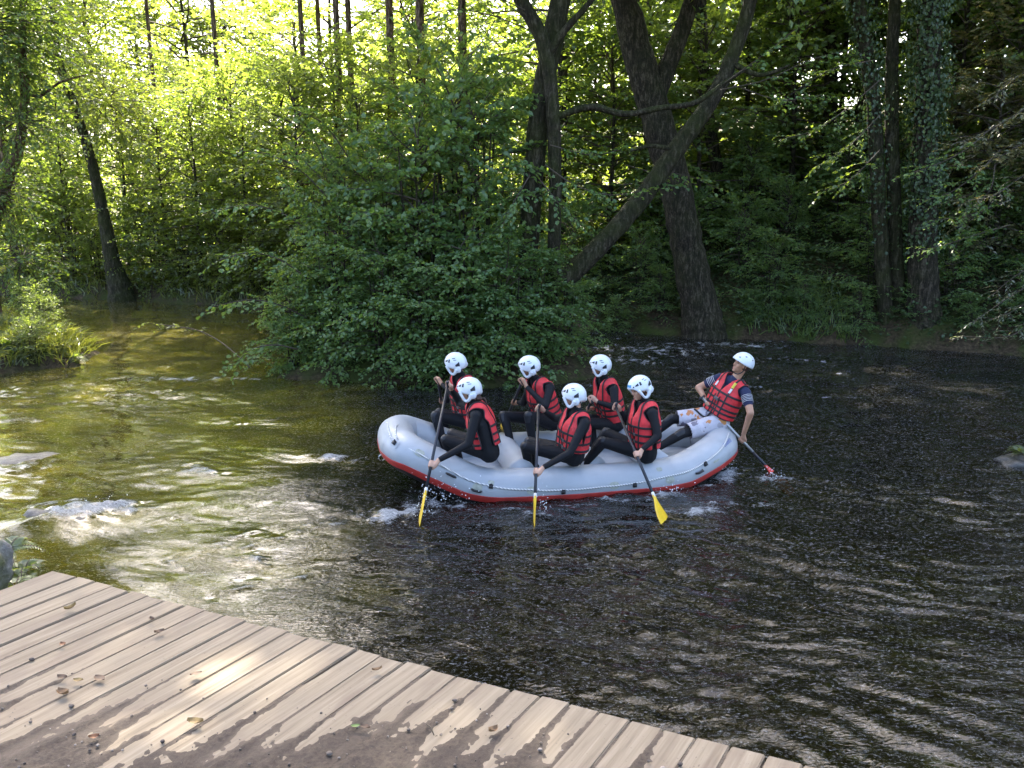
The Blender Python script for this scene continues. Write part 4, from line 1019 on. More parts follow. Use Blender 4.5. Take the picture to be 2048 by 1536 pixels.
for k, (px, py, Y, l) in enumerate([(45, 660, 17.2, .55), (110, 690, 16.8, .5), (10, 690, 16.2, .6), (70, 640, 18.6, .6), (150, 715, 16.6, .4)]):
    q = at_y(px, py, Y); z0 = float(ground_z(np.array([q[0]]), np.array([q[1]]))[0])
    fern('sunlit fern among the weeds on the grassy spit', (q[0], q[1], max(z0, .05)), 14, l, 90 + k, 'leaf_lit', group='ferns on the spit')
# joints: (px, py, Y)
PEOPLE = {
 'N1': dict(head=(938, 781, 9.02), neck=(952, 808, 9.0), hip=(977, 902, 8.98), shN=(952, 832, 8.82), shF=(944, 812, 9.16), elN=(937, 888, 8.72), elF=(920, 806, 9.36), knN=(893, 880, 9.05), knF=(905, 868, 9.40), anN=(905, 925, 9.15), anF=(915, 905, 9.45), face=(-.93, .30, -.12)),
 'N2': dict(head=(1147, 793, 9.12), neck=(1154, 822, 9.1), hip=(1142, 908, 9.13), shN=(1170, 846, 8.93), shF=(1135, 832, 9.27), elN=(1140, 905, 8.80), elF=(1112, 838, 9.45), knN=(1052, 894, 9.15), knF=(1060, 884, 9.50), anN=(1058, 935, 9.30), anF=(1064, 915, 9.55), face=(-.85, .50, -.05)),
 'N3': dict(head=(1279, 777, 9.30), neck=(1289, 803, 9.3), hip=(1287, 904, 9.30), shN=(1305, 826, 9.12), shF=(1268, 815, 9.46), elN=(1316, 872, 9.02), elF=(1252, 838, 9.52), knN=(1206, 884, 9.25), knF=(1213, 866, 9.62), anN=(1180, 915, 9.30), anF=(1188, 900, 9.65), face=(-.86, -.38, -.34)),
 'F1': dict(head=(911, 728, 10.22), neck=(922, 752, 10.25), hip=(938, 842, 10.35), shN=(950, 772, 10.10), shF=(912, 766, 10.45), elN=(918, 796, 10.02), elF=(895, 800, 10.62), knN=(872, 832, 10.05), knF=(880, 826, 10.45), anN=(888, 892, 9.95), anF=(896, 872, 10.4), face=(-.90, .42, -.05)),
 'F2': dict(head=(1058, 734, 10.38), neck=(1071, 758, 10.4), hip=(1098, 842, 10.5), shN=(1100, 776, 10.24), shF=(1062, 770, 10.6), elN=(1091, 812, 10.08), elF=(1047, 806, 10.72), knN=(1058, 832, 10.0), knF=(1008, 832, 10.3), anN=(1066, 893, 9.95), anF=(1024, 893, 10.1), face=(-.92, .34, -.06)),
 'F3': dict(head=(1200, 732, 10.52), neck=(1208, 757, 10.55), hip=(1225, 846, 10.65), shN=(1228, 780, 10.38), shF=(1194, 772, 10.74), elN=(1230, 815, 10.26), elF=(1200, 818, 10.9), knN=(1170, 846, 10.25), knF=(1180, 838, 10.6), anN=(1178, 900, 10.2), anF=(1186, 880, 10.5), face=(-.92, .34, .02)),
 'G': dict(head=(1484, 728, 10.12), neck=(1470, 757, 10.15), hip=(1430, 838, 10.2), shN=(1491, 784, 9.98), shF=(1440, 756, 10.32), elN=(1501, 826, 9.80), elF=(1397, 775, 10.42), knN=(1366, 866, 9.98), knF=(1344, 838, 10.25), anN=(1305, 902, 9.9), anF=(1290, 882, 10.2), face=(-.88, -.28, .22)),
}
# paddles: two pixel points; top given by Y, bottom by z on the line of the water
PADDLES = {
 'N1': dict(top=(896, 768, 9.22), bot=(838, 1046, 8.12), lo=(872, 928)),
 'N2': dict(top=(1077, 815, 9.36), bot=(1068, 1052, 8.12), lo=(1073, 943)),
 'N3': dict(top=(1231, 812, 9.48), bot=(1331, 1046, 8.16), lo=(1269, 909)),
 'F1': dict(top=(876, 762, 10.35), bot=(893, 862, 11.7), lo=(882, 800)),
 'F2': dict(top=(1044, 764, 10.3), bot=(1004, 860, 11.8), lo=(1030, 803)),
 'F3': dict(top=(1182, 800, 10.35), bot=(1165, 852, 11.9), lo=(1176, 817)),
 'G': dict(top=(1411, 802, 10.2), bot=(1572, 975, 9.62), lo=(1485, 880)),
}

# ------------------------------------------------------------------ raft
RC = np.array([0.60, 9.85]); RA = math.radians(11.5)
ru = np.array([math.cos(RA), math.sin(RA), 0]); rvv = np.array([-ru[1], ru[0], 0]); TR = 0.215
raft = empty('inflatable_raft', (RC[0], RC[1], 0), RA)
tag(raft, 'pale grey inflatable river raft with red rubbing strake carrying seven paddlers', 'raft')
t = NT('raft_rubber'); co = t.coord(); n1 = t.noise(co, 2.5, 5); n2 = t.noise(co, 35, 4, .7); n3 = t.noise(t.mapv(co, (1, 1, 5)), 3, 4)
c = t.ramp(n1, [(0.3, (0.33, 0.355, 0.375)), (0.7, (0.41, 0.43, 0.445))])
c = t.mix(t.rng(n3, 0.55, 0.8, 0, 0.4), c, (0.27, 0.27, 0.255)); c = t.mix(t.rng(n2, 0.62, 0.75, 0, 0.25), c, (0.20, 0.20, 0.19))
t.principled(c, t.rng(n1, 0.3, 0.7, 0.30, 0.46), t.bump(n2, 0.08, 0.004), spec=0.5); M['rubber'] = t.m
M['strake'] = simple('red_strake', (0.40, 0.030, 0.022), 0.45, 0.25, 6)
M['black_rubber'] = simple('black_rubber', (0.014, 0.014, 0.016), 0.5, 0.3, 12)
M['glue'] = simple('glue_patch', (0.36, 0.37, 0.30), 0.5, 0.25, 25)
M['yellow_tag'] = simple('yellow_tag', (0.62, 0.47, 0.03), 0.5, 0.2, 30)
M['blue_print'] = simple('blue_print', (0.06, 0.10, 0.34), 0.5, 0.2, 60)
t = NT('white_rope'); co = t.coord('UV') if False else t.pos(); w = t.n('ShaderNodeTexWave', wave_type='BANDS', bands_direction='DIAGONAL'); w.inputs['Scale'].default_value = 16.0; t.l(co, w.inputs[0])
t.principled(t.ramp(w.outputs[0], [(0.25, (0.30, 0.31, 0.31)), (0.5, (0.66, 0.66, 0.63))]), 0.8); M['rope'] = t.m
M['steel'] = simple('steel_ring', (0.5, 0.5, 0.5), 0.3, 0.1, 20, metal=1.0)

side = [(-1.97, 0.0, .50), (-1.96, -.24, .49), (-1.86, -.46, .45), (-1.55, -.60, .30), (-1.20, -.71, .14), (-0.9, -.735, .085), (0.0, -.745, .07), (0.9, -.735, .08), (1.22, -.70, .105), (1.62, -.52, .20), (1.90, -.30, .27), (1.99, 0, .29)]
loop = side + [(a, -b, c) for a, b, c in side[-2:0:-1]]
LP = np.array(loop); nL = len(LP); Q = []
for i in range(nL):                                                # closed Catmull-Rom, straight enough to keep the panel kinks
    a, b, c, d = LP[i - 1], LP[i], LP[(i + 1) % nL], LP[(i + 2) % nL]
    for tt in np.linspace(0, 1, 8, endpoint=False):
        cr = 0.5 * (2 * b + (c - a) * tt + (2 * a - 5 * b + 4 * c - d) * tt * tt + (3 * b - a - 3 * c + d) * tt ** 3)
        Q.append(0.55 * cr + 0.45 * (b + (c - b) * tt))
Q = np.array(Q); nQ = len(Q)
TQ = np.roll(Q, -1, 0) - np.roll(Q, 1, 0); TQ /= np.linalg.norm(TQ, axis=1)[:, None]
OUT = np.cross(TQ, np.array([0, 0, 1.0])); OUT /= np.linalg.norm(OUT, axis=1)[:, None]
sgn = np.sign(np.sum(OUT[:, :2] * Q[:, :2], axis=1)); OUT *= np.where(np.median(sgn) < 0, -1, 1)
UPQ = np.cross(OUT, TQ); UPQ *= np.sign(UPQ[:, 2])[:, None]
def tube_pt(i, th, r): return Q[i % nQ] + r * (math.cos(th) * OUT[i % nQ] + math.sin(th) * UPQ[i % nQ])
def band(th0, th1, r, n, prof=None, i0=0, i1=None, closed=True):
    """strip on the tube between two section angles"""
    I = list(range(nQ)) if i1 is None else list(range(i0, i1 + 1)); V = []; Fs = []
    for i in I:
        for k in range(n + 1):
            th = math.radians(th0 + (th1 - th0) * k / n); V.append(tube_pt(i, th, r + (prof(k) if prof else 0)))
    m = len(I); R_ = m if i1 is None else m - 1
    for a in range(R_):
        for k in range(n):
            b = (a + 1) % m; Fs.append((a * (n + 1) + k, b * (n + 1) + k, b * (n + 1) + k + 1, a * (n + 1) + k + 1))
    return MB().add(V, Fs)
tb = band(-180, 180, TR, 28)
o = tb.build('tube', M['rubber'], raft)
bm_ = bmesh.new(); bm_.from_mesh(o.data); bmesh.ops.remove_doubles(bm_, verts=bm_.verts, dist=1e-5); bmesh.ops.recalc_face_normals(bm_, faces=bm_.faces); bm_.to_mesh(o.data); bm_.free()
o.data.polygons.foreach_set('use_smooth', [True] * len(o.data.polygons))
band(-9, -31, TR + .003, 15, lambda k: 0.006 if k % 3 else 0.0, ).build('rubbing_strake', M['strake'], raft)
band(-31, -125, TR + .003, 10).build('bottom_skin', M['black_rubber'], raft)
for i in (9, 22, 33, 60, 68, 76, 48):                               # raised seams round the tube
    V = []; Fs = []
    for k in range(25):
        th = math.radians(-6 + 150 * k / 24)
        for s_ in (-.012, .012): V.append(tube_pt(i, th, TR + .0022) + TQ[i] * s_)
    for k in range(24): Fs.append((2 * k, 2 * k + 1, 2 * k + 3, 2 * k + 2))
    MB().add(V, Fs).build('seam', M['rubber'], raft)
# floor and thwarts
V = []; Fs = []
for u in np.linspace(-1.8, 1.8, 37):
    w_ = np.interp(abs(u), [0, 1.2, 1.8], [.66, .64, .38])
    for k, v in enumerate(np.linspace(-1, 1, 25)):
        V.append((u, v * w_, .055 + .018 * abs(math.sin(v * w_ * 14)) + .10 * max(0, abs(u) - 1.2)))
for a in range(36):
    for k in range(24): Fs.append((a * 25 + k, (a + 1) * 25 + k, (a + 1) * 25 + k + 1, a * 25 + k + 1))
MB().add(V, Fs).build('floor', M['rubber'], raft)
for u in (-.62, .22, 1.0):
    v = np.linspace(-.60, .60, 13); MB().tube(np.stack([np.full(13, u), v, np.full(13, .19)], 1), .155, 20).build('thwart', M['rubber'], raft)

def near_i(u, far=False):                                           # tube station with that u on the near side
    c = [i for i in range(nQ) if (Q[i, 1] > 0) == far]
    return min(c, key=lambda i: abs(Q[i, 0] - u))
# life line held by black anchors
anch = [(-1.97, 62), (-1.90, 42), (-1.5, 34), (-1.10, 24), (-0.62, 12), (-0.28, 6), (0.2, 8), (0.56, 10), (0.95, 21), (1.42, 28), (1.70, 38), (1.93, 66)]
pts = []
for (u0, t0), (u1, t1) in zip(anch[:-1], anch[1:]):
    for f in np.linspace(0, 1, 7, endpoint=False):
        i = near_i(u0 + (u1 - u0) * f); pts.append(tube_pt(i, math.radians(t0 + (t1 - t0) * f - 2.5 * math.sin(math.pi * f)), TR + .010))
P_ = np.array(pts)
for _ in range(3): P_[1:-1] = (P_[:-2] + 2 * P_[1:-1] + P_[2:]) / 4
MB().tube(P_, .010, 6).build('life_line', M['rope'], raft)
for f in (-1, 1):
    pts = [tube_pt(near_i(-1.93, f > 0), math.radians(a), TR + .010) for a in np.linspace(60, 100, 6)]
i0 = near_i(-1.9); MB().tube([tube_pt((i0 - k) % nQ if Q[(i0 - 1) % nQ, 1] > Q[i0, 1] else (i0 + k) % nQ, math.radians(55 + 4 * k), TR + .01) for k in range(10)], .0085, 6).build('bow_line', M['rope'], raft)

def patch(u, th, du, dth, mat, name, lift=.004, n=6, rnd=True):
    V = []; Fs = []; i = near_i(u); fine = np.linspace(-1, 1, n + 1)
    for a in fine:
        for b in fine:
            x_, y_ = a, b
            if rnd: x_ = a * math.sqrt(1 - b * b / 2.6); y_ = b * math.sqrt(1 - a * a / 2.6)
            V.append(tube_pt(i, math.radians(th + y_ * dth), TR + lift) + TQ[i] * x_ * du)
    for a in range(n):
        for b in range(n): q = a * (n + 1) + b; Fs.append((q, q + 1, q + n + 2, q + n + 1))
    return MB().add(V, Fs).build(name, M[mat], raft)
for u, th in ((-1.17, 12), (-.62, 9), (.30, 8), (.98, 9), (-1.75, 40)): patch(u, th, .055, 11, 'glue', 'repair_patch')
for u, th in ((-1.05, 32), (.92, 45)): patch(u, th, .035, 7, 'glue', 'repair_patch')
def anchor(u, th, s=1.0):
    i = near_i(u); patch(u, th, .065, 15, 'rubber', 'anchor_patch', .003)
    c = tube_pt(i, math.radians(th), TR + .012); n_o = unit(c - Q[i]); up_ = unit(np.cross(TQ[i], n_o))
    MB().box(c, (TQ[i], up_, n_o), (.022 * s, .020 * s, .014)).tube([c + TQ[i] * .02 * s - up_ * .02, c + n_o * .025 - up_ * .03, c - TQ[i] * .02 * s - up_ * .02], .007, 6).build('rope_anchor', M['black_rubber'], raft)
for u, th in ((-1.90, 40), (-1.02, 20), (-.28, 0), (.56, 4), (1.42, 22)): anchor(u, th)
for u, th in ((-1.40, 20), (-1.16, 4), (1.30, 10)):                 # carrying handles
    i = near_i(u); c = tube_pt(i, math.radians(th), TR + .006); n_o = unit(c - Q[i])
    MB().tube([c - TQ[i] * .055, c - TQ[i] * .035 + n_o * .03, c + TQ[i] * .035 + n_o * .03, c + TQ[i] * .055], [.012, .014, .014, .012], 8).build('handle', M['black_rubber'], raft)
patch(1.58, 14, .055, 3.2, 'glue', 'paddle_tab', .008)
# small blue maker's plate printed on the stern: frame and rows of marks
for (a0, a1, b0, b1) in [(-1, 1, .8, 1), (-1, 1, -1, -.8), (-1, -.9, -1, 1), (.9, 1, -1, 1)] + [(-.75 + .3 * k, -.55 + .3 * k, .05, .55) for k in range(5)] + [(-.7, .6, -.45, -.2)]:
    i = near_i(1.80); V = [tube_pt(i, math.radians(42 + 5.5 * b), TR + .0035) + TQ[i] * a * .085 for a, b in ((a0, b0), (a1, b0), (a1, b1), (a0, b1))]
    MB().add(V, [(0, 1, 2, 3)]).build('printed_plate', M['blue_print'], raft)
i = near_i(-1.5); V = [tube_pt(i, math.radians(th), TR + .004) + TQ[i] * a for a, th in ((-.035, 128), (.035, 128), (.035, 150), (-.035, 150))]
MB().add(V, [(0, 1, 2, 3)]).build('yellow_tag', M['yellow_tag'], raft)
i = near_i(-1.96); c = tube_pt(i, math.radians(-30), TR + .02)
MB().tube([c + .035 * np.array([math.cos(a) * OUT[i][0], math.cos(a) * OUT[i][1], math.sin(a)]) for a in np.linspace(0, 2 * math.pi, 14)], .006, 6).build('bow_ring', M['steel'], raft)
c = np.array([-.28, -.50, .345]); MB().tube([c + .03 * np.array([math.cos(a), math.sin(a) * .8, -.1 * math.sin(a)]) for a in np.linspace(0, 2 * math.pi, 14)], .004, 6).build('valve', M['steel'], raft)

# ------------------------------------------------------------------ people
t = NT('skin'); co = t.coord(); n1 = t.noise(co, 12, 4)
p = t.principled(t.ramp(n1, [(0.3, (0.42, 0.235, 0.155)), (0.7, (0.54, 0.32, 0.22))]), 0.5, t.bump(t.noise(co, 180, 3), 0.15, 0.002)); M['skin'] = t.m
t = NT('tanned_skin'); co = t.coord(); n1 = t.noise(co, 12, 4)
t.principled(t.ramp(n1, [(0.3, (0.36, 0.19, 0.115)), (0.7, (0.46, 0.255, 0.16))]), 0.5, t.bump(t.noise(co, 180, 3), 0.15, 0.002)); M['tan'] = t.m
M['neoprene'] = simple('black_neoprene', (0.0065, 0.007, 0.009), 0.7, 0.35, 9, 0.7, 17, spec=0.25)
M['kneepad'] = simple('rubber_kneepad', (0.014, 0.016, 0.020), 0.40, 0.3, 14, spec=0.35)
M['red_nylon'] = simple('red_nylon', (0.60, 0.028, 0.034), 0.60, 0.28, 11, 0.7, 22)
M['webbing'] = simple('black_webbing', (0.012, 0.012, 0.014), 0.65, 0.3, 40, 0.3, 200)
M['helmet'] = simple('white_helmet_shell', (0.66, 0.70, 0.74), 0.30, 0.04, 6)
M['vent'] = simple('dark_vent', (0.018, 0.02, 0.03), 0.5, 0.2, 20)
M['blue_mark'] = simple('blue_mark', (0.05, 0.25, 0.50), 0.4, 0.1, 20)
M['hair'] = simple('brown_hair', (0.055, 0.028, 0.018), 0.55, 0.4, 60, 0.5, 120)
M['eye'] = simple('dark_eye', (0.02, 0.015, 0.012), 0.15, 0.1, 20)
M['paddle_black'] = simple('black_shaft', (0.018, 0.020, 0.026), 0.38, 0.2, 20)
M['alu'] = simple('aluminium_shaft', (0.42, 0.43, 0.44), 0.36, 0.1, 20, metal=0.75)
M['blade_yellow'] = simple('yellow_blade', (0.72, 0.47, 0.012), 0.42, 0.12, 10)
M['blade_red'] = simple('red_blade', (0.60, 0.045, 0.025), 0.42, 0.12, 10)
M['yellow_clip'] = simple('yellow_clip', (0.60, 0.50, 0.04), 0.4, 0.1, 20)
M['white_stripe'] = simple('white_stripe', (0.62, 0.62, 0.62), 0.7, 0.06, 20)
M['buckle'] = simple('grey_buckle', (0.10, 0.10, 0.10), 0.4, 0.2, 20)
t = NT('navy_tshirt'); co = t.coord('Object'); t.principled((0.012, 0.018, 0.055), 0.85, t.bump(t.noise(co, 50, 4), .3, .01)); M['navy'] = t.m
t = NT('floral_shorts'); co = t.coord(); v1 = t.n('ShaderNodeTexVoronoi', feature='F1'); v1.inputs['Scale'].default_value = 10.0
nz_ = t.n('ShaderNodeVectorMath', operation='ADD'); nn = t.n('ShaderNodeTexNoise'); nn.inputs['Scale'].default_value = 22; t.l(co, nn.inputs[0])
sc_ = t.n('ShaderNodeVectorMath', operation='SCALE'); t.l(nn.outputs['Color'], sc_.inputs[0]); sc_.inputs['Scale'].default_value = 0.09; t.l(co, nz_.inputs[0]); t.l(sc_.outputs[0], nz_.inputs[1]); t.l(nz_.outputs[0], v1.inputs['Vector'])
fl = t.rng(v1.outputs['Distance'], 0.50, 0.42); sep = t.n('ShaderNodeSeparateColor'); t.l(v1.outputs['Color'], sep.inputs[0])
col = t.ramp(sep.outputs[0], [(0.0, (0.50, 0.20, 0.015)), (0.38, (0.44, 0.15, 0.04)), (0.42, (0.13, 0.12, 0.17)), (0.70, (0.16, 0.14, 0.15)), (0.72, (0.42, 0.41, 0.45))])
cc = t.mix(t.math('MULTIPLY', fl, .9), t.mix(t.noise(co, 7, 3), (0.40, 0.385, 0.43), (0.56, 0.54, 0.58)), col); t.principled(cc, 0.85, t.bump(t.noise(co, 25, 4), .5, .012)); M['shorts'] = t.m

def remesh(mb, voxel):
    me = mb.mesh('tmp'); ob = bpy.data.objects.new('tmp', me); COL.objects.link(ob)
    md = ob.modifiers.new('r', 'REMESH'); md.mode = 'VOXEL'; md.voxel_size = voxel
    dg = bpy.context.evaluated_depsgraph_get(); ev = ob.evaluated_get(dg)
    out = bpy.data.meshes.new_from_object(ev); bpy.data.objects.remove(ob); bpy.data.meshes.remove(me)
    return out

def lap(me, w, its):
    n = len(me.vertices); V = np.empty(n * 3); me.vertices.foreach_get('co', V); V = V.reshape(-1, 3)
    E = np.empty(len(me.edges) * 2, np.int64); me.edges.foreach_get('vertices', E); E = E.reshape(-1, 2)
    deg = np.bincount(E.ravel(), minlength=n)[:, None]
    for _ in range(its):
        S = np.zeros_like(V)
        for c in range(3): S[:, c] = np.bincount(E[:, 0], V[E[:, 1], c], n) + np.bincount(E[:, 1], V[E[:, 0], c], n)
        V = V + w[:, None] * (S / np.maximum(deg, 1) - V)
    me.vertices.foreach_set('co', V.ravel()); me.update()

def cap_dist(P, a, b, ra, rb):
    d = b - a; L2 = d @ d + 1e-9; t_ = np.clip((P - a) @ d / L2, 0, 1)
    return np.linalg.norm(P - a - t_[:, None] * d, axis=1) - (ra + (rb - ra) * t_)

def hand_prims(center, wrist, axis, rad, flip=1):
    """a fist closed round a bar: palm, four fingers and thumb"""
    s = unit(axis); a = wrist - center; a = unit(a - s * (a @ s)); b = np.cross(s, a) * flip; pr = []
    k0 = center + a * (rad + .012)
    pr.append((wrist, .026, k0 + a * .018, .027)); pr.append((k0 + s * .022, .018, k0 - s * .024, .017)); pr.append((k0 + a * .02 + s * .018, .018, k0 + a * .02 - s * .018, .017))
    for off, rr, ln in ((.034, .0088, 1.0), (.012, .0095, 1.12), (-.010, .0092, 1.05), (-.031, .0080, .88)):
        prev = None
        for th in np.linspace(35, 35 + 215 * ln, 6):
            q = center + s * off + (rad + rr * .9) * (math.cos(math.radians(th)) * a + math.sin(math.radians(th)) * b)
            if prev is not None: pr.append((prev, rr, q, rr * .96))
            prev = q
    prev = k0 + s * .036 + a * .018
    for th in (-25, -80, -135):
        q = center + s * (.050 - .006 * (th / -135)) + (rad + .011) * (math.cos(math.radians(th)) * a + math.sin(math.radians(th)) * b)
        pr.append((prev, .0105, q, .0098)); prev = q
    return pr

def make_helmet(root, base, hc, f, up, guide=False, blue=False):
    """f face direction, up head up; shell with rim, ear guards, vents, chin strap"""
    r = unit(np.cross(f, up)); up = unit(np.cross(r, f)); A, B, C_ = (.142, .118, .128) if not guide else (.142, .122, .126)
    c = hc + up * .022 - f * .008
    def rim(ph):                                                    # elevation angle of the rim below the equator (degrees)
        x = abs(ph)
        return np.interp(x, [0, 35, 60, 100, 130, 180], [14, 10, -8, -20, -28, -30] if not guide else [12, 9, 2, -10, -18, -22])
    def sp(ph, el, k=1.0):
        p, e = math.radians(ph), math.radians(el)
        return c + k * (f * A * math.cos(e) * math.cos(p) + r * B * math.cos(e) * math.sin(p) + up * C_ * math.sin(e))
    n = 40; m = 12; V = []; Fs = []
    for layer, kk in ((0, 1.0), (1, .93)):
        for i in range(m + 1):
            for j in range(n):
                ph = -180 + 360 * j / n; el = 90 - (90 - rim(ph)) * (i / m) ** .9
                flare = 1 + (.025 * max(0, i / m - .8) / .2 if layer == 0 else 0)
                V.append(sp(ph, min(el, 89.0), kk * flare))
    for i in range(m):
        for j in range(n):
            j2 = (j + 1) % n; a = i * n + j; b = i * n + j2
            Fs.append((a, b, b + n, a + n)); q = (m + 1) * n; Fs.append((q + a, q + a + n, q + b + n, q + b))
    for j in range(n):
        j2 = (j + 1) % n; a = m * n + j; b = m * n + j2; q = (m + 1) * n; Fs.append((a, b, q + b, q + a))
    Fs.append(tuple(range(n - 1, -1, -1))); Fs.append(tuple((m + 1) * n + j for j in range(n)))
    h = MB().add(V, Fs).build('helmet', M['helmet'], root, base)
    for s_ in (-1, 1):
        if not guide:                                               # ear guard: a loop hanging from the rim round the ear
            L_ = [sp(s_ * 58, -2, 1.0), c + f * .052 + r * s_ * .104 - up * .066, c + f * .030 + r * s_ * .098 - up * .108, c + f * .002 + r * s_ * .098 - up * .116, c - f * .030 + r * s_ * .102 - up * .092, sp(s_ * 116, -20, 1.0)]
            Pb = bez(np.array(L_), 5)
            mbh = MB().tube(Pb, np.interp(np.linspace(0, 1, len(Pb)), [0, .25, .6, 1], [.020, .014, .017, .024]), 10)
            mbh.ellipsoid(c - f * .062 + r * s_ * .094 - up * .055, (f, r, up), (.050, .016, .045), 12, 7)
            mbh.build('ear_guard', M['helmet'], h, None).data.transform(Matrix.Translation(-Vector(base)))
        vents = [((32, 42, 16, 25)), ((48, 66, 20, 34)), ((72, 82, 18, 36)), ((112, 134, -4, 20)), ((96, 116, 40, 44)), ((104, 122, 30, 33))] if not guide else [((22, 34, 30, 38)), ((60, 74, 44, 50)), ((110, 122, 30, 38))]
        for (p0, p1, e0, e1) in vents:
            V = []; Fs = []
            for a in range(4):
                for b in range(4):
                    x_ = p0 + (p1 - p0) * a / 3; y_ = e0 + (e1 - e0) * b / 3 * ((.4 + .6 * a / 3) if p0 < 60 or p0 > 108 else 1)
                    V.append(sp(s_ * x_, y_, 1.012 + (.02 if e1 < 22 and p0 > 100 else 0)))
            for a in range(3):
                for b in range(3): q = a * 4 + b; Fs.append((q, q + 1, q + 5, q + 4))
            MB().add(V, Fs).build('vent', M['vent'], h, base)
        st = [sp(s_ * 62, -6 if not guide else 2, .95), c + f * .055 + r * s_ * .080 - up * .10, c + f * .060 + r * s_ * .045 - up * .150, c + f * .062 - up * .163]
        if guide: st = [sp(s_ * 75, -2, .97), c + f * .015 + r * s_ * .086 - up * .085, c + f * .045 + r * s_ * .055 - up * .138, c + f * .062 - up * .152]
        MB().tube(bez(np.array(st), 5), .0065, 6).build('chin_strap', M['webbing'], h, base)
    if blue:
        V = [sp(a, b, 1.008) for a, b in ((-22, 20), (22, 20), (18, 34), (-18, 34))]
        MB().add([sp(-24 + 8 * i_, 19 + 7 * j_, 1.012) for j_ in range(3) for i_ in range(7)], [(j_ * 7 + i_, j_ * 7 + i_ + 1, j_ * 7 + i_ + 8, j_ * 7 + i_ + 7) for j_ in range(2) for i_ in range(6)]).build('blue_badge', M['blue_mark'], h, base)
    return h

